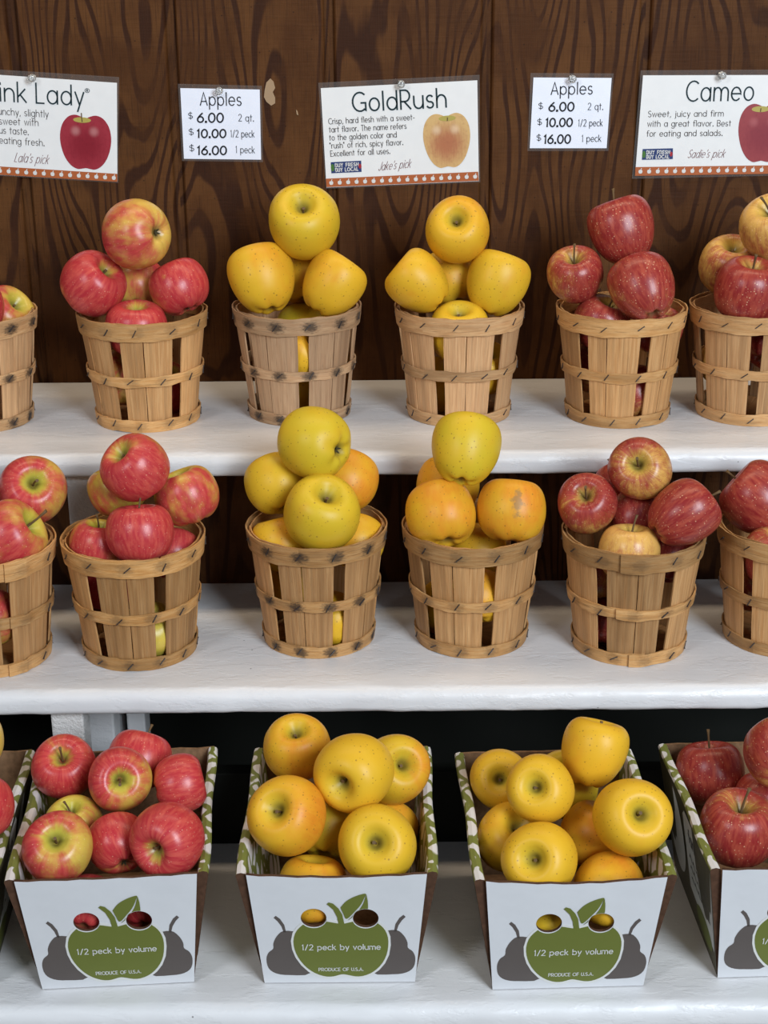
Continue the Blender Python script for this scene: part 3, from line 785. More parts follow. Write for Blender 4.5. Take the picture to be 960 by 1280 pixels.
APPLE_L = [(425, 428), (380, 420), (320, 410), (230, 405), (150, 420), (90, 460), (50, 510), (32, 580), (40, 650), (65, 715), (110, 780), (170, 835), (240, 872), (310, 890), (370, 888), (420, 875), (455, 870),
           (500, 878), (560, 890), (620, 888), (690, 865), (750, 825), (800, 770), (835, 700), (850, 620), (848, 550), (825, 490), (785, 445), (730, 415), (650, 405), (560, 410), (480, 428)]
def halo(P, d):
    cx, cy = 445, 645; return [(cx+(x-cx)*(1+d/abs(math.hypot(x-cx, y-cy))), cy+(y-cy)*(1+d/abs(math.hypot(x-cx, y-cy)))) for x, y in P]
STEM_L = [(330, 262), (350, 248), (385, 258), (430, 300), (460, 350), (476, 430), (425, 430), (416, 372), (385, 310)]
LEAF_A = catmull([(447, 292), (500, 238), (580, 198), (660, 178), (655, 205), (620, 270), (570, 325), (498, 388), (470, 345), (447, 292)], 4)[:-1]
LEAF_B = catmull([(668, 182), (680, 250), (672, 325), (600, 345), (505, 402), (590, 330), (640, 262), (668, 182)], 4)[:-1]
def zp3(x, y): return ((280+x/3.2-421.5)/1285.0, (1228-(880+y/3.2))/930.0)
PEAR = catmull([(290, 905), (235, 900), (205, 922), (190, 950), (188, 972), (168, 988), (158, 1015), (165, 1052), (195, 1074), (250, 1081), (335, 1072), (330, 980), (290, 905)], 3)[:-1]
PEAR_S = [(197, 848), (206, 840), (222, 852), (238, 876), (244, 906), (234, 906), (226, 882), (212, 862)]
def printed(parent):
    green = [[zq(*p) for p in catmull(APPLE_L+[APPLE_L[0]], 2)[:-1]]]
    white = [zq(*p) for p in halo(APPLE_L, 22)]
    def notch(P):
        D = []
        for i in range(len(P)):
            a, b = P[i-1], P[i]
            D += [(a[0]+(b[0]-a[0])*k/6, a[1]+(b[1]-a[1])*k/6) for k in range(6)]
        for cx, cy in HOLES:
            r = .0131; n = len(D); ins = [math.hypot(x-cx, y-cy) < r for x, y in D]
            if not any(ins): continue
            st = next(i for i in range(n) if ins[i] and not ins[i-1])
            D = D[st:]+D[:st]; ins = ins[st:]+ins[:st]
            en = next(i for i in range(n) if not ins[i])
            a0 = math.atan2(D[0][1]-cy, D[0][0]-cx); a1 = math.atan2(D[en][1]-cy, D[en][0]-cx)
            # go round the lower side of the hole, which lies in the apple
            c0, c1 = a0 % (2*math.pi), a1 % (2*math.pi)
            best = None
            for d in ((c1-c0) % (2*math.pi), -((c0-c1) % (2*math.pi))):
                mid = c0+d/2
                if best is None or math.sin(mid) < math.sin(best[1]): best = (d, mid)
            D = [(cx+r*math.cos(c0+best[0]*k/20), cy+r*math.sin(c0+best[0]*k/20)) for k in range(21)]+D[en:]
        return D
    def cut(nm, outl, mat, z):
        me = curve_panel(nm, notch(outl), [], .0002); me.materials.clear(); me.materials.append(mat)
        o = bpy.data.objects.new(nm, me); C.objects.link(o); o.parent = parent; o.location = (0, 0, z); return o
    for nm, mir in (('printed_pear', 1), ('printed_pear', -1)):
        P = [[(mir*a, b) for a, b in [zp3(*p) for p in q]] for q in (PEAR, PEAR_S)]
        if mir < 0: P = [[(a+.0035, b) for a, b in q] for q in P]
        flat_poly(nm, P, M_GREY, parent, .0017)
    merge = [p for p in white]
    cut('printed_keyline', merge, M_OFFW, .00185)
    cut('printed_apple', green[0], M_OLIVE, .0020)
    flat_poly('printed_stalk', [[zq(*p) for p in STEM_L]], M_OLIVE, parent, .0022)
    me = curve_panel('printed_leaf', [zq(*p) for p in LEAF_A], [], .0002); me.materials.clear(); me.materials.append(M_OLIVE)
    lf = obj('printed_leaf', me, None, parent, (0, 0, .0021))
    # right half of the leaf stops short of the hand hole
    LB = [zq(*p) for p in LEAF_B]; cx, cy = HOLES[1]
    LB = [(a, b) if math.hypot(a-cx, b-cy) > .0131 else (cx+(a-cx)*.0131/math.hypot(a-cx, b-cy), cy+(b-cy)*.0131/math.hypot(a-cx, b-cy)) for a, b in LB]
    flat_poly('printed_leaf', [LB], M_OLIVE, parent, .0021)
    v, f = text2d('1/2 peck by volume', zp3(305, 0)[0], zp3(621, 0)[0], zp3(0, 976)[1], .0072, .00092)
    flat('volume_lettering', v, f, M_OFFW, parent, .0024)
    v, f = text2d('PRODUCE OF U.S.A.', zp3(369, 0)[0], zp3(550, 0)[0], zp3(0, 1063)[1], .0042, .00062)
    flat('origin_lettering', v, f, M_OFFW, parent, .0024)
def side_panel(t, s):
    """double-walled side, folded over at the rim; s = -1 left, +1 right"""
    sec = [(WB/2-.0005, 0.0, 0), (WT/2, XH_-.003, 0), (WT/2-.0012, XH_-.0006, 1), (WT/2-.0052, XH_+.0006, 1), (WT/2-IN+.0012, XH_-.0006, 1), (WT/2-IN, XH_-.003, 2), (WB/2-.0042, 0.004, 2)]
    ny = 16; v, f, mi = [], [], []
    for i in range(ny+1):
        for x, z, k in sec:
            y0 = SL*(1-z/XH_)+.0015; y1 = LT-SL*(1-z/XH_)
            w = .0012*math.sin(i*.55)*(z/XH_)
            v.append((s*(x+w), y0+(y1-y0)*i/ny, z))
    n = len(sec)
    for i in range(ny):
        for j in range(n-1):
            f.append((i*n+j, i*n+j+1, (i+1)*n+j+1, (i+1)*n+j)); mi.append(0 if j == 0 else 1)
        f.append((i*n+n-1, i*n, (i+1)*n, (i+1)*n+n-1)); mi.append(2)
    f.append(tuple(range(n))); mi.append(2); f.append(tuple(range(ny*n, ny*n+n))); mi.append(2)
    me = pydata('side_panel', v, f)
    for m in (M_SIDE, M_LEAF, M_EDGE): me.materials.append(m)
    for p, k in zip(me.polygons, mi): p.material_index = k
    bm = bmesh.new(); bm.from_mesh(me); bmesh.ops.recalc_face_normals(bm, faces=bm.faces[:]); bm.to_mesh(me); bm.free()
    o = obj('side_panel', me, None, t)
    # print on the outer face: coordinates u along the side from the front, q up the side
    ang = math.atan2((WT-WB)/2, XH_-.003)
    up = Vector((s*math.sin(ang), 0, math.cos(ang))); al = Vector((0, 1, 0)) if s > 0 else Vector((0, -1, 0))
    nr = al.cross(up)
    pl = bpy.data.objects.new('side_print', None)
    y_f = .0
    base = Vector((s*(WB/2-.0005), 0, 0))
    Mx = Matrix((al, up, nr)).transposed().to_4x4(); Mx.translation = base+nr*.0004
    def lay(nm, v, f, mat, zz):
        me = pydata(nm, [tuple(Mx @ Vector((a, b, zz))) for a, b in v], f); return obj(nm, me, mat, o)
    sg = 1 if s > 0 else -1
    def arch(u0, u1, q0, q1, r):
        return [(u0, q0), (u1, q0), (u1, q1-r)]+[((u0+u1)/2+(u1-u0)/2*math.cos(math.radians(a)), q1-r+r*math.sin(math.radians(a))) for a in range(15, 180, 15)]+[(u0, q1-r)]
    U = lambda P: [(sg*a, b) for a, b in P]
    fr = lambda q: SL*(1-q/SLEN)
    v, f = poly2d(U([(fr(.030)+.004, .030), (.125, .040), (.128, .128), (.118, .137), (fr(.137)+.004, .137)])); lay('side_label', v, f, M_PALE, .0002)
    v, f = poly2d(U(ell(.178, .080, .040, .052, 30))); lay('side_label', v, f, M_PALE, .0002)
    v, f = poly2d(U(ell(.066, .030, .034, .016, 24))); lay('side_badge', v, f, M_OLIVE, .0004)
    x0, x1 = (.020, .105) if sg > 0 else (-.105, -.020)
    v, f = text2d('farm fresh', x0, x1, .108, .016, .0022)
    lay('side_lettering', v, f, M_GREY, .0006)
    v, f = [], []
    rr = random.Random(3)
    for row in range(3):
        for k in range(6):
            u = .030+k*.014; q = .060+row*.013
            ribbon(U([(u, q), (u+.006, q+.004+rr.uniform(-.002, .002)), (u+.009, q+.001)]), .0026, v, f)
    lay('side_pattern', v, f, M_GREY, .0006)
    return o
def carton(x, y, yaw, dip, label):
    t = empty('half_peck_carton', (x, y, Z2), yaw); tag(t, label, 'box', 'half-peck cartons on the bottom shelf')
    fp = obj('front_panel', front_mesh(dip), None, t)
    fp.location = (0, SL-.0012, .0012); a = math.atan2(XH_, -SL)  # leans outward going up
    fp.rotation_euler = (a, 0, 0)
    printed(fp)
    for s in (-1, 1): side_panel(t, s)
    # back wall, floor
    v = [(-WB/2, LT-SL, .001), (WB/2, LT-SL, .001), (WT/2-.003, LT, XH_-.001), (-WT/2+.003, LT, XH_-.001)]
    n = 10; vv = [v[0], v[1]]+[(WT/2-.003-(WT-.006)*i/n, LT+.0005, XH_-.001-.0014*math.sin(i*1.7)**2) for i in range(n+1)]
    bm = bmesh.new(); F = bm.faces.new([bm.verts.new(p) for p in vv])
    r = bmesh.ops.extrude_face_region(bm, geom=[F])
    for q in r['geom']:
        if isinstance(q, bmesh.types.BMVert): q.co.y += .0032
    bmesh.ops.recalc_face_normals(bm, faces=bm.faces[:]); obj('back_panel', bm, M_KRAFT, t)
    obj('bottom_panel', box_bm(-WB/2+.0045, WB/2-.0045, SL+.002, LT-SL-.001, .0006, .0034), M_KRAFT, t)
    return t
carton(-.4693, -.8202, .056, .002, 'half-peck carton cut by the left photo edge, only its right rim in view')
carton(-.267, -.817, .064, .0015, 'white half-peck carton holding pink-red apples, leftmost wholly seen carton')
carton(-.048, -.815, -.001, .004, 'white half-peck carton holding golden apples, between the pink-apple carton and another golden one')
carton(.179, -.826, .029, .006, 'white half-peck carton holding golden apples, nearest the right-edge carton')
carton(.405, -.810, .035, .001, 'white half-peck carton of dark red apples cut by the right photo edge')

# ------------------------------------------------------------------ apples
def apple_mesh(kind, seed):
    rnd = random.Random(seed)
    prof = [(0, .36), (.04, .365), (.09, .425), (.17, .525), (.27, .615), (.38, .705), (.52, .735), (.68, .675), (.84, .52), (.955, .26), (1.0, -.05), (.975, -.30), (.88, -.55), (.73, -.72), (.54, -.83), (.36, -.86), (.20, -.80), (.09, -.73), (0, -.71)]
    tap, hz = {'P': (.06, 1.0), 'G': (.05, 1.06), 'C': (.08, 1.05), 'K': (.32, 1.12), 'L': (.30, 1.14)}[kind]
    P = catmull(prof, 3); n = 44; v, f = [], []
    a1, a2, p1, p2, p3 = rnd.uniform(.008, .025), rnd.uniform(.008, .02), rnd.uniform(0, 6.3), rnd.uniform(0, 6.3), rnd.uniform(0, 6.3)
    tilt = rnd.uniform(-.05, .05); tilt2 = rnd.uniform(-.05, .05); lob = rnd.uniform(.012, .03)*(1.5 if kind in 'LC' else 1)
    for r, z in P[1:-1]:
        low = max(0.0, -z)
        for i in range(n):
            t = 2*math.pi*i/n
            k = 1-tap*(.85-z)/1.7*(1 if z < .85 else 0)+tap*.25
            R = r*k*(1+a1*math.sin(2*t+p1)+a2*math.sin(3*t+p2)+lob*low*math.cos(5*t+p3))
            zz = z*hz+tilt*R*math.cos(t)*(z > .3)+tilt2*R*math.sin(t)+.03*low*math.cos(5*t+p3)*(r > .2)
            v.append((R*math.cos(t), R*math.sin(t), zz))
    m = len(P)-2
    for j in range(m-1):
        for i in range(n):
            a = j*n+i; b = j*n+(i+1) % n
            f.append((a, a+n, b+n, b))
    top = len(v); v.append((0, 0, prof[0][1]*hz)); bot = len(v); v.append((0, 0, prof[-1][1]*hz))
    for i in range(n):
        f.append((top, i, (i+1) % n)); b = (m-1)*n
        f.append((bot, b+(i+1) % n, b+i))
    me = pydata('apple', v, f); me.materials.append(MA[{'P': 'P', 'G': 'G', 'K': 'G', 'C': 'C', 'L': 'C'}[kind]])
    for p in me.polygons: p.use_smooth = True
    return me
AM = {k: [apple_mesh(k, 10*i+ord(k)) for i in range(4)] for k in 'PGCKL'}
def stem_mesh(L, bend, seed):
    v, f = [], []; n = 8; m = 7
    for j in range(m+1):
        t = j/m; r = .036*(1-.25*t)+(.022*max(0, t-.8)/.2)
        cx = bend*t*t
        for i in range(n):
            a = 2*math.pi*i/n; v.append((cx+r*math.cos(a), r*math.sin(a), .33+L*t))
    for j in range(m):
        for i in range(n):
            a = j*n+i; b = j*n+(i+1) % n; f.append((a, b, b+n, a+n))
    f.append(tuple(range(n))[::-1]); f.append(tuple(range(m*n, m*n+n)))
    me = pydata('stem', v, f); me.materials.append(M_STEM)
    for p in me.polygons: p.use_smooth = len(p.vertices) == 4
    return me
STEMS = {'long': [stem_mesh(.86, .14, 1), stem_mesh(.74, -.12, 2)], 'mid': [stem_mesh(.50, .08, 6), stem_mesh(.46, -.08, 7)], 'short': [stem_mesh(.20, .03, 4), stem_mesh(.27, -.04, 5)]}
def calyx_mesh():
    v, f = [], []
    for k in range(5):
        a = 2*math.pi*k/5; c, s = math.cos(a), math.sin(a); d = Vector((-s, c, 0)); b = len(v)
        for (r, w, z) in ((.02, .035, -.74), (.075, .03, -.79), (.12, .006, -.85)):
            for q in (-1, 1): v.append((c*r+d.x*w*q, s*r+d.y*w*q, z))
        f += [(b, b+1, b+3, b+2), (b+2, b+3, b+5, b+4)]
    b = len(v)
    for i in range(10): v.append((.045*math.cos(i*.628), .045*math.sin(i*.628), -.765))
    f.append(tuple(range(b, b+10)))
    me = pydata('calyx', v, f); me.materials.append(M_CALYX); return me
CALYX = calyx_mesh()
def apple(kind, x, y, z, R, ax, cov, grn, opts, label, group, seed):
    rnd = random.Random(seed)
    o = obj('apple', AM[kind][rnd.randrange(4)]); o.location = (x, y, z)
    k = R*{'P': 1.0, 'G': 1.0, 'C': 1.0, 'K': .98, 'L': .97}[kind]; o.scale = (k, k, k)
    A = Vector(ax).normalized(); view = (CAM-Vector((x, y, z))).normalized()
    rt = Vector((1, 0, 0))
    d = view*.7+rt*rnd.uniform(-1, 1)+Vector((0, 0, rnd.uniform(-.2, .9)))
    if 'scar' in opts: d = view+rt*.1
    X = d-A*d.dot(A); X = X.normalized() if X.length > .05 else A.orthogonal().normalized()
    Y = A.cross(X)
    o.rotation_mode = 'QUATERNION'; o.rotation_quaternion = Matrix((X, Y, A)).transposed().to_quaternion()
    o.color = (cov, grn, 1.0 if 'scar' in opts else 0.0, 1)
    tag(o, label, 'apple', group)
    toward = A.dot(view)
    if 'stem' in opts: s = obj('stem', STEMS['long' if kind in 'CLP' else 'mid' if kind == 'K' else 'short'][rnd.randrange(2)], parent=o); s.rotation_euler.z = rnd.uniform(0, 6)
    elif toward > .25: s = obj('stem', STEMS['short'][rnd.randrange(2)], parent=o); s.rotation_euler.z = rnd.uniform(0, 6)
    if 'calyx' in opts: obj('calyx', CALYX, parent=o)
    return o
APPLES = [
    ('P', -0.5042, -0.2106, 0.1565, 0.0405, (0.256, -0.073, 0.964), 0.75, 0.4, '', 'sliver of a pink-red apple at the left photo edge, top-shelf basket', 'apples in the left-edge top-shelf basket'),
    ('P', -0.4772, -0.1486, 0.1305, 0.038, (0.665, -0.283, 0.691), 0.5, 0.5, '', 'yellow-pink apple low against the right rim of the left-edge top-shelf basket', 'apples in the left-edge top-shelf basket'),
    ('P', -0.3015, -0.1792, 0.2374, 0.043, (-0.822, 0.543, -0.17), 0.45, 0.15, 'calyx', 'pale yellow-pink apple crowning the top-shelf pink-apple basket', 'pink apples heaped on the top shelf'),
    ('P', -0.3557, -0.1866, 0.179, 0.0409, (0.688, -0.252, 0.68), 0.85, 0.5, '', 'red apple with green hollow at the left of the top-shelf pink-apple basket', 'pink apples heaped on the top shelf'),
    ('P', -0.2537, -0.1709, 0.1717, 0.0378, (-0.403, 0.338, 0.85), 0.7, 0.35, 'calyx', 'red apple with yellow stripe at the right of the top-shelf pink-apple basket', 'pink apples heaped on the top shelf'),
    ('P', -0.3031, -0.2058, 0.1277, 0.0389, (0.04, -0.119, 0.992), 0.8, 0.4, '', 'red apple sunk behind the front rim of the top-shelf pink-apple basket', 'pink apples heaped on the top shelf'),
    ('P', -0.3116, -0.1265, 0.1626, 0.0392, (-0.019, 0.797, 0.604), 0.5, 0.3, '', 'shaded apple at the middle of the heap, behind, in the top-shelf pink-apple basket', 'pink apples heaped on the top shelf'),
    ('P', -0.3255, -0.1907, 0.0615, 0.0362, (0.42, -0.321, 0.849), 0.45, 0.6, '', 'apple seen through the left slat gap of the top-shelf pink-apple basket', 'pink apples heaped on the top shelf'),
    ('P', -0.2792, -0.1495, 0.0355, 0.0353, (0.41, -0.326, 0.852), 0.7, 0.4, '', 'apple low inside at the right of the top-shelf pink-apple basket', 'pink apples heaped on the top shelf'),
    ('G', -0.0963, -0.1485, 0.247, 0.0455, (-0.015, -0.687, 0.727), 0.1, 0.55, '', 'green-tinged yellow apple crowning the top-shelf left yellow basket', 'yellow apples heaped in the left top-shelf basket'),
    ('K', -0.1501, -0.1607, 0.1787, 0.0453, (-0.238, 0.452, 0.86), 0.25, 0.2, '', 'large yellow apple narrowing downward at the left of the top-shelf left yellow basket', 'yellow apples heaped in the left top-shelf basket'),
    ('K', -0.0607, -0.1705, 0.1725, 0.0417, (0.544, 0.241, 0.803), 0.25, 0.15, '', 'yellow apple leaning right at the right of the top-shelf left yellow basket', 'yellow apples heaped in the left top-shelf basket'),
    ('G', -0.0954, -0.1001, 0.1709, 0.0406, (0.09, 0.536, 0.84), 0.2, 0.2, '', 'yellow apple mostly hidden at the back of the top-shelf left yellow basket', 'yellow apples heaped in the left top-shelf basket'),
    ('G', -0.1032, -0.1161, 0.0999, 0.0364, (0.086, 0.566, 0.82), 0.05, 0.9, '', 'greenish apple in shade below the rim of the top-shelf left yellow basket', 'yellow apples heaped in the left top-shelf basket'),
    ('G', -0.1037, -0.1836, 0.0892, 0.0353, (0.707, -0.398, 0.585), 0.3, 0.1, '', 'yellow apple behind the upper half of the centre slat gap, top-shelf left yellow basket', 'yellow apples heaped in the left top-shelf basket'),
    ('G', -0.1031, -0.1434, 0.0353, 0.0354, (-0.709, -0.373, 0.599), 0.1, 0.3, '', 'yellow apple behind the lower half of the centre slat gap, top-shelf left yellow basket', 'yellow apples heaped in the left top-shelf basket'),
    ('G', 0.0941, -0.1588, 0.2363, 0.041, (-0.1, -0.812, 0.575), 0.4, 0.1, '', 'orange-yellow apple with open hollow crowning the top-shelf right yellow basket', 'yellow apples heaped in the right top-shelf basket'),
    ('K', 0.0441, -0.1757, 0.1752, 0.0406, (-0.747, 0.156, 0.646), 0.25, 0.2, 'stem', 'yellow apple with stalk pointing left at the left of the top-shelf right yellow basket', 'yellow apples heaped in the right top-shelf basket'),
    ('K', 0.1431, -0.1682, 0.1728, 0.0423, (0.327, 0.274, 0.905), 0.2, 0.35, '', 'yellow apple at the right of the top-shelf right yellow basket', 'yellow apples heaped in the right top-shelf basket'),
    ('G', 0.0877, -0.1121, 0.1685, 0.0404, (-0.308, 0.52, 0.796), 0.2, 0.3, '', 'shaded yellow apple behind the others in the top-shelf right yellow basket', 'yellow apples heaped in the right top-shelf basket'),
    ('G', 0.0954, -0.1944, 0.1174, 0.0382, (-0.015, -0.285, 0.958), 0.15, 0.35, '', 'yellow apple sunk behind the front rim of the top-shelf right yellow basket', 'yellow apples heaped in the right top-shelf basket'),
    ('G', 0.069, -0.1545, 0.0364, 0.0361, (0.668, -0.448, 0.594), 0.2, 0.3, '', 'yellow apple seen through the left slat gap of the top-shelf right yellow basket', 'yellow apples heaped in the right top-shelf basket'),
    ('G', 0.1294, -0.1672, 0.063, 0.0348, (0.331, -0.412, 0.849), 0.2, 0.2, '', 'yellow apple low inside at the right of the top-shelf right yellow basket', 'yellow apples heaped in the right top-shelf basket'),
    ('L', 0.2971, -0.1593, 0.2357, 0.0439, (-0.309, 0.314, 0.898), 0.95, 0.2, 'stem', 'tall red apple crowning the top-shelf red-apple basket', 'red apples heaped on the top shelf'),
    ('C', 0.2392, -0.1783, 0.1842, 0.0356, (-0.16, -0.455, 0.876), 0.75, 0.2, 'stem', 'small round red-yellow apple with upright stalk at the left of the top-shelf red-apple basket', 'red apples heaped on the top shelf'),
    ('L', 0.3159, -0.2215, 0.1769, 0.043, (-0.274, 0.648, 0.711), 0.72, 0.1, 'calyx', 'red apple with cream cheek leaning forward in the top-shelf red-apple basket', 'red apples heaped on the top shelf'),
    ('C', 0.2733, -0.1863, 0.1251, 0.0364, (0.331, -0.195, 0.923), 0.7, 0.2, 'stem', 'half-sunk red-yellow apple at the front left of the top-shelf red-apple basket', 'red apples heaped on the top shelf'),
    ('C', 0.3453, -0.1751, 0.114, 0.0327, (0.305, -0.172, 0.937), 0.9, 0.1, '', 'dark red apple peeping at the right rim of the top-shelf red-apple basket', 'red apples heaped on the top shelf'),
    ('C', 0.3203, -0.1908, 0.0351, 0.0346, (0.787, 0.548, 0.281), 0.6, 0.1, '', 'pink-yellow apple seen through the right slat gap of the top-shelf red-apple basket', 'red apples heaped on the top shelf'),
    ('C', 0.267, -0.1642, 0.0621, 0.034, (-0.638, 0.69, 0.342), 0.6, 0.1, '', 'apple seen through the left slat gap of the top-shelf red-apple basket', 'red apples heaped on the top shelf'),
    ('C', 0.4848, -0.165, 0.2371, 0.0428, (-0.369, -0.438, 0.82), 0.45, 0.2, 'stem', 'yellow-red apple with stalk crowning the right-edge top-shelf basket', 'apples in the right-edge top-shelf basket'),
    ('C', 0.4425, -0.1267, 0.183, 0.0395, (0.022, -0.411, 0.911), 0.55, 0.3, '', 'dull yellow-red apple at the back left of the right-edge top-shelf basket', 'apples in the right-edge top-shelf basket'),
    ('C', 0.4494, -0.2044, 0.169, 0.0435, (0.083, -0.182, 0.98), 0.85, 0.1, 'stem', 'pink-red apple with stalk at the front of the right-edge top-shelf basket', 'apples in the right-edge top-shelf basket'),
    ('C', 0.4379, -0.1657, 0.068, 0.0348, (0.52, 0.66, 0.542), 0.3, 0.2, '', 'apple seen through the left slat gap of the right-edge top-shelf basket', 'apples in the right-edge top-shelf basket'),
    ('C', 0.486, -0.1984, 0.0987, 0.0341, (0.537, 0.639, 0.551), 0.9, 0.2, '', 'apple behind the second slat gap of the right-edge top-shelf basket', 'apples in the right-edge top-shelf basket'),
    ('P', -0.4047, -0.3933, -0.0168, 0.04, (0.237, -0.767, 0.596), 0.65, 0.5, 'stem', 'red and green-yellow apple with open hollow, upper one in the left-edge middle-shelf basket', 'apples in the left-edge middle-shelf basket'),
    ('P', -0.4162, -0.4624, -0.0473, 0.0414, (0.842, -0.048, 0.538), 0.5, 0.6, 'stem', 'yellow-green apple with stalk pointing right, lower one in the left-edge middle-shelf basket', 'apples in the left-edge middle-shelf basket'),
    ('P', -0.445, -0.48, -0.1371, 0.0341, (0.12, 0.9, 0.419), 0.5, 0.6, '', 'apple inside behind the slats of the left-edge middle-shelf basket', 'apples in the left-edge middle-shelf basket'),
    ('P', -0.2774, -0.4431, 0.0263, 0.0386, (-0.533, -0.376, 0.758), 0.75, 0.4, 'calyx', 'pink-red apple crowning the middle-shelf pink-apple basket', 'pink apples heaped on the middle shelf'),
    ('P', -0.2701, -0.4779, -0.0367, 0.0375, (-0.044, 0.256, 0.966), 0.97, 0.1, 'stem', 'deep pink apple with upright stalk at the front of the middle-shelf pink-apple basket', 'pink apples heaped on the middle shelf'),
    ('P', -0.2247, -0.418, -0.0156, 0.0368, (-0.332, 0.125, 0.935), 0.5, 0.55, '', 'yellow-pink apple at the right of the middle-shelf pink-apple basket', 'pink apples heaped on the middle shelf'),
    ('P', -0.3077, -0.3943, -0.0156, 0.0345, (-0.379, 0.131, 0.916), 0.35, 0.7, '', 'yellow-green apple half hidden at the back left of the middle-shelf pink-apple basket', 'pink apples heaped on the middle shelf'),
    ('P', -0.3234, -0.4474, -0.0637, 0.033, (0.113, 0.073, 0.991), 0.55, 0.6, 'stem', 'yellow-red apple with stalk low at the left rim of the middle-shelf pink-apple basket', 'pink apples heaped on the middle shelf'),
    ('P', -0.2422, -0.4306, -0.081, 0.0325, (0.129, 0.682, 0.72), 0.7, 0.3, '', 'orange-pink apple low at the right rim of the middle-shelf pink-apple basket', 'pink apples heaped on the middle shelf'),
    ('P', -0.2691, -0.4604, -0.1644, 0.033, (-0.341, 0.483, -0.807), 0.2, 0.7, 'calyx', 'yellow-green apple showing its blossom end through a slat gap of the middle-shelf pink-apple basket', 'pink apples heaped on the middle shelf'),
    ('P', -0.3232, -0.4383, -0.1244, 0.0315, (0.198, 0.702, 0.684), 0.9, 0.3, '', 'red apple seen through the left slat gap of the middle-shelf pink-apple basket', 'pink apples heaped on the middle shelf'),
    ('G', -0.0792, -0.4022, 0.0401, 0.0416, (-0.811, 0.58, 0.07), 0.05, 0.75, 'calyx', 'green-yellow apple crowning the middle-shelf green-yellow basket', 'green-yellow apples heaped on the middle shelf'),
    ('G', -0.0692, -0.4461, -0.0278, 0.0438, (0.223, -0.473, 0.852), 0.1, 0.6, 'stem', 'large freckled green-yellow apple with stalk at the front of the middle-shelf green-yellow basket', 'green-yellow apples heaped on the middle shelf'),
    ('G', -0.125, -0.3814, -0.015, 0.0366, (-0.359, 0.57, 0.739), 0.2, 0.6, '', 'green-yellow apple at the back left of the middle-shelf green-yellow basket', 'green-yellow apples heaped on the middle shelf'),
    ('G', -0.0427, -0.368, -0.0155, 0.0368, (0.294, 0.64, 0.71), 0.45, 0.3, '', 'orange-yellow apple at the back right of the middle-shelf green-yellow basket', 'green-yellow apples heaped on the middle shelf'),
    ('G', -0.1195, -0.4125, -0.0763, 0.0346, (-0.268, 0.339, 0.902), 0.3, 0.3, '', 'yellow apple low at the left rim of the middle-shelf green-yellow basket', 'green-yellow apples heaped on the middle shelf'),
    ('G', -0.0319, -0.4071, -0.0773, 0.0329, (0.215, 0.658, 0.722), 0.35, 0.2, '', 'yellow apple low at the right rim of the middle-shelf green-yellow basket', 'green-yellow apples heaped on the middle shelf'),
    ('G', -0.0625, -0.4321, -0.1644, 0.0327, (-0.835, 0.536, 0.125), 0.15, 0.2, '', 'yellow apple seen through the right slat gap of the middle-shelf green-yellow basket', 'green-yellow apples heaped on the middle shelf'),
    ('G', -0.113, -0.3963, -0.1368, 0.0314, (0.376, -0.242, 0.894), 0.3, 0.2, '', 'yellow apple seen through the left slat gap of the middle-shelf green-yellow basket', 'green-yellow apples heaped on the middle shelf'),
    ('K', 0.0925, -0.4171, 0.0368, 0.0426, (0.158, 0.63, 0.76), 0.08, 0.75, '', 'green-yellow apple crowning the middle-shelf orange-yellow basket', 'orange-yellow apples heaped on the middle shelf'),
    ('G', 0.0645, -0.4302, -0.0359, 0.0403, (-0.174, 0.682, 0.711), 0.45, 0.1, '', 'smooth orange-yellow apple at the left of the middle-shelf orange-yellow basket', 'orange-yellow apples heaped on the middle shelf'),
    ('G', 0.1451, -0.4299, -0.0318, 0.0398, (0.097, 0.389, 0.916), 0.5, 0.35, 'scar', 'yellow apple with brown scar at the right of the middle-shelf orange-yellow basket', 'orange-yellow apples heaped on the middle shelf'),
    ('G', 0.0756, -0.3578, -0.0271, 0.0371, (0.144, 0.634, 0.76), 0.3, 0.1, '', 'yellow apple peeping out behind the left one in the middle-shelf orange-yellow basket', 'orange-yellow apples heaped on the middle shelf'),
    ('G', 0.1094, -0.3906, -0.0966, 0.0338, (0.16, 0.662, 0.732), 0.2, 0.2, '', 'shaded yellow apple low at the middle rim of the middle-shelf orange-yellow basket', 'orange-yellow apples heaped on the middle shelf'),
    ('G', 0.072, -0.4037, -0.1637, 0.034, (0.146, 0.692, 0.707), 0.2, 0.35, '', 'yellow apple seen through the left slat gap of the middle-shelf orange-yellow basket', 'orange-yellow apples heaped on the middle shelf'),
    ('G', 0.1093, -0.4432, -0.1314, 0.0323, (0.163, 0.683, 0.712), 0.45, 0.1, '', 'orange apple seen through the right slat gap of the middle-shelf orange-yellow basket', 'orange-yellow apples heaped on the middle shelf'),
    ('C', 0.2879, -0.43, 0.0151, 0.0363, (-0.268, -0.833, 0.484), 0.6, 0.2, 'stem', 'streaked red-yellow apple with open hollow crowning the middle-shelf striped red basket', 'striped red apples heaped on the middle shelf'),
    ('C', 0.2301, -0.4316, -0.0253, 0.0348, (-0.201, -0.712, 0.673), 0.85, 0.25, 'stem', 'dark red apple with open hollow at the left of the middle-shelf striped red basket', 'striped red apples heaped on the middle shelf'),
    ('L', 0.3319, -0.4726, -0.0229, 0.0401, (0.831, 0.239, 0.503), 0.92, 0.05, 'stem', 'long red apple lying at the right of the middle-shelf striped red basket', 'striped red apples heaped on the middle shelf'),
    ('C', 0.2741, -0.4714, -0.0683, 0.0352, (0.067, 0.096, 0.993), 0.25, 0.0, 'stem', 'cream-orange apple with upright stalk at the front of the middle-shelf striped red basket', 'striped red apples heaped on the middle shelf'),
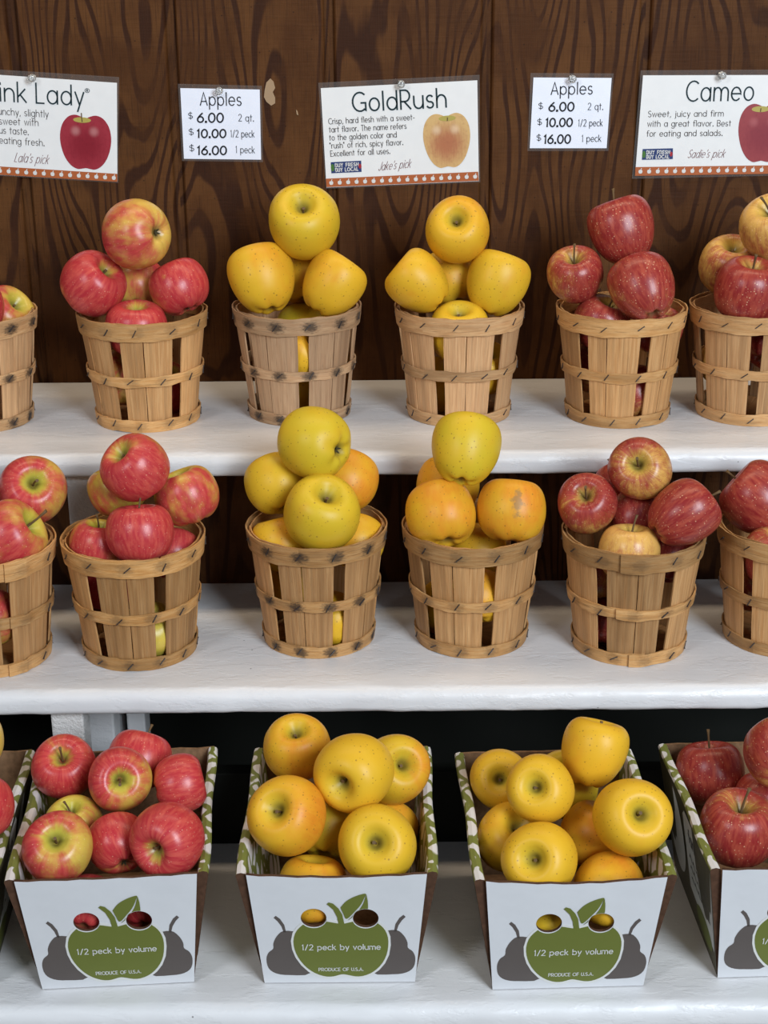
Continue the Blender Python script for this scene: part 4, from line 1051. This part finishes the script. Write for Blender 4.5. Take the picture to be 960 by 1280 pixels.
    ('C', 0.2782, -0.3575, -0.0297, 0.0316, (-0.254, 0.566, 0.784), 0.9, 0.1, 'stem', 'small dark apple peeping out behind the top one, middle-shelf striped red basket', 'striped red apples heaped on the middle shelf'),
    ('C', 0.2902, -0.4133, -0.0481, 0.0326, (0.216, 0.534, 0.818), 1, 0.0, '', 'shaded dark red apple in the middle of the middle-shelf striped red basket', 'striped red apples heaped on the middle shelf'),
    ('C', 0.3266, -0.4301, -0.0917, 0.0308, (0.232, 0.548, 0.803), 1, 0.0, '', 'dark red apple low at the right rim of the middle-shelf striped red basket', 'striped red apples heaped on the middle shelf'),
    ('C', 0.2539, -0.4417, -0.1666, 0.0317, (0.214, 0.591, 0.777), 0.85, 0.0, '', 'pink-red apple low behind the left slat gap of the middle-shelf striped red basket', 'striped red apples heaped on the middle shelf'),
    ('C', 0.2466, -0.4337, -0.1091, 0.0298, (0.12, 0.019, 0.993), 0.5, 0.0, '', 'orange apple high behind the left slat gap of the middle-shelf striped red basket', 'striped red apples heaped on the middle shelf'),
    ('C', 0.4315, -0.3931, -0.0334, 0.0429, (-0.728, 0.349, 0.591), 1, 0.0, 'stem', 'dark red apple with stalk crowning the right-edge middle-shelf basket', 'apples in the right-edge middle-shelf basket'),
    ('C', 0.4428, -0.446, -0.0856, 0.0358, (0.085, -0.112, 0.99), 0.75, 0.0, '', 'red apple below the top one in the right-edge middle-shelf basket', 'apples in the right-edge middle-shelf basket'),
    ('C', 0.4306, -0.4081, -0.1355, 0.0321, (-0.57, 0.331, 0.752), 0.5, 0.0, '', 'orange-red apple high behind the slat gap of the right-edge middle-shelf basket', 'apples in the right-edge middle-shelf basket'),
    ('P', -0.4281, -0.6702, -0.19, 0.0363, (0.074, 0.154, 0.985), 0.4, 0.4, '', 'sliver of a yellow-pink apple at the left photo edge, upper one in carton', 'apples in the left-edge carton'),
    ('P', -0.4052, -0.7387, -0.2266, 0.0359, (-0.114, 0.769, 0.629), 0.9, 0.2, '', 'sliver of a red apple at the left photo edge, lower one in carton', 'apples in the left-edge carton'),
    ('P', -0.3381, -0.6459, -0.2356, 0.0343, (0.086, -0.58, 0.81), 0.85, 0.5, 'stem', 'red apple with stalk at the back left of the pink-apple carton', 'pink apples in the carton'),
    ('P', -0.271, -0.6935, -0.2237, 0.0333, (0.17, -0.86, 0.481), 0.65, 0.55, 'stem', 'red apple with green hollow facing out, centre of the pink-apple carton', 'pink apples in the carton'),
    ('P', -0.2604, -0.6308, -0.2345, 0.0342, (0.248, 0.638, 0.729), 0.85, 0.15, 'stem', 'pink-red apple with stalk at the back middle of the pink-apple carton', 'pink apples in the carton'),
    ('P', -0.2102, -0.683, -0.2351, 0.0307, (0.967, 0.208, 0.145), 0.8, 0.3, '', 'red apple lying sideways at the right of the pink-apple carton', 'pink apples in the carton'),
    ('P', -0.3192, -0.707, -0.2675, 0.0305, (-0.085, -0.188, 0.979), 0.4, 0.8, 'stem', 'yellow-green apple with stalk behind the front left one, pink-apple carton', 'pink apples in the carton'),
    ('P', -0.3199, -0.7786, -0.2487, 0.0352, (0.102, -0.618, 0.78), 0.6, 0.5, 'stem', 'red and yellow-green apple at the front left of the pink-apple carton', 'pink apples in the carton'),
    ('P', -0.268, -0.7454, -0.2642, 0.0314, (-0.378, 0.821, 0.428), 0.7, 0.4, 'calyx', 'brownish red apple between the two front ones of the pink-apple carton', 'pink apples in the carton'),
    ('P', -0.2137, -0.7752, -0.2443, 0.0368, (-0.409, -0.908, 0.096), 0.88, 0.2, '', 'large bright pink apple at the front right of the pink-apple carton', 'pink apples in the carton'),
    ('P', -0.2949, -0.7737, -0.3175, 0.0314, (0.101, 0.917, 0.386), 0.95, 0.2, '', 'dark red apple filling the left hand hole of the pink-apple carton', 'pink apples in the carton'),
    ('P', -0.2377, -0.757, -0.3298, 0.0289, (0.142, 0.913, 0.382), 0.85, 0.1, '', 'apple behind the right hand hole of the pink-apple carton', 'pink apples in the carton'),
    ('G', -0.0939, -0.635, -0.2203, 0.0357, (0.003, -0.363, 0.932), 0.5, 0.3, '', 'orange-yellow apple at the back left of the left golden carton', 'golden apples in the left golden carton'),
    ('G', -0.0324, -0.7225, -0.2016, 0.0392, (-0.459, -0.888, 0.024), 0.1, 0.2, '', 'big yellow apple lying on top in the middle of the left golden carton', 'golden apples in the left golden carton'),
    ('G', 0.0094, -0.6696, -0.2281, 0.0366, (0.352, -0.704, 0.618), 0.5, 0.7, 'stem', 'greenish apple with pink blush and stalk at the back right of the left golden carton', 'golden apples in the left golden carton'),
    ('G', -0.0986, -0.7511, -0.232, 0.0396, (-0.303, -0.682, 0.666), 0.45, 0.05, 'stem', 'large orange-yellow apple at the left of the left golden carton', 'golden apples in the left golden carton'),
    ('G', -0.0581, -0.7091, -0.2706, 0.0337, (0.195, 0.783, 0.591), 0.05, 0.9, '', 'green-yellow apple half hidden in the middle of the left golden carton', 'golden apples in the left golden carton'),
    ('G', -0.0728, -0.7694, -0.3021, 0.0351, (0.086, 0.285, 0.955), 0.4, 0.0, '', 'orange-yellow apple sunk behind the front edge of the left golden carton', 'golden apples in the left golden carton'),
    ('G', -0.0097, -0.7734, -0.2515, 0.0392, (-0.044, -0.812, 0.582), 0.1, 0.3, 'stem', 'large yellow apple with hollow facing out, front right of the left golden carton', 'golden apples in the left golden carton'),
    ('G', -0.0012, -0.68, -0.2943, 0.0345, (0.366, 0.767, 0.528), 0.3, 0.1, '', 'yellow apple edge behind the front right one, left golden carton', 'golden apples in the left golden carton'),
    ('G', 0.1191, -0.656, -0.2494, 0.0322, (-0.102, -0.846, 0.523), 0.15, 0.2, '', 'shaded yellow apple at the back left of the right golden carton', 'golden apples in the right golden carton'),
    ('G', 0.1528, -0.7298, -0.2173, 0.0345, (-0.292, -0.782, 0.551), 0.1, 0.15, '', 'yellow apple with hollow facing out, middle of the right golden carton', 'golden apples in the right golden carton'),
    ('G', 0.1878, -0.6508, -0.2589, 0.0356, (0.107, -0.37, 0.923), 0.05, 0.7, '', 'green-yellow apple behind the middle one in the right golden carton', 'golden apples in the right golden carton'),
    ('K', 0.2126, -0.6818, -0.2016, 0.0374, (0.257, 0.352, 0.9), 0.2, 0.1, 'stem', 'tall yellow apple highest at the back right of the right golden carton', 'golden apples in the right golden carton'),
    ('G', 0.2399, -0.7664, -0.2276, 0.0384, (0.18, -0.785, 0.592), 0.1, 0.1, 'stem', 'large yellow apple with stalk at the right rim of the right golden carton', 'golden apples in the right golden carton'),
    ('G', 0.1248, -0.7235, -0.2763, 0.0343, (0.264, -0.509, 0.82), 0.25, 0.2, '', 'yellow apple half hidden at the left wall of the right golden carton', 'golden apples in the right golden carton'),
    ('G', 0.1478, -0.7861, -0.262, 0.0371, (-0.315, -0.796, 0.517), 0.1, 0.15, '', 'large yellow apple at the front left of the right golden carton', 'golden apples in the right golden carton'),
    ('G', 0.2188, -0.7787, -0.3006, 0.0357, (0.367, 0.918, -0.15), 0.4, 0.05, '', 'orange-yellow apple sunk at the front right of the right golden carton', 'golden apples in the right golden carton'),
    ('G', 0.2103, -0.7162, -0.2781, 0.0344, (0.474, 0.209, 0.855), 0.4, 0.05, '', 'dull orange-yellow apple deep in the middle of the right golden carton', 'golden apples in the right golden carton'),
    ('G', 0.1632, -0.7801, -0.3409, 0.0286, (0.233, 0.917, 0.324), 0.1, 0.4, '', 'yellow apple behind the left hand hole of the right golden carton', 'golden apples in the right golden carton'),
    ('C', 0.3498, -0.611, -0.2682, 0.0374, (-0.054, 0.316, 0.947), 0.97, 0.05, 'stem', 'dark red apple with long stalk at the back left of the right-edge carton', 'dark red apples in the right-edge carton'),
    ('C', 0.3574, -0.7154, -0.2725, 0.0404, (0.027, -0.134, 0.991), 0.78, 0.1, 'stem', 'big red apple with upright stalk at the front of the right-edge carton', 'dark red apples in the right-edge carton'),
    ('C', 0.3999, -0.69, -0.2025, 0.0368, (0.102, -0.934, -0.343), 0.6, 0.1, 'calyx', 'orange-red apple cut by the photo edge, highest in the right-edge carton', 'dark red apples in the right-edge carton'),
    ('C', 0.3955, -0.658, -0.2762, 0.0318, (0.158, 0.131, 0.979), 0.9, 0.0, '', 'dark red apple in the shaded gap of the right-edge carton', 'dark red apples in the right-edge carton'),
]
for i, a in enumerate(APPLES): apple(*a[:8], a[8].split(), a[9], a[10], i+1)
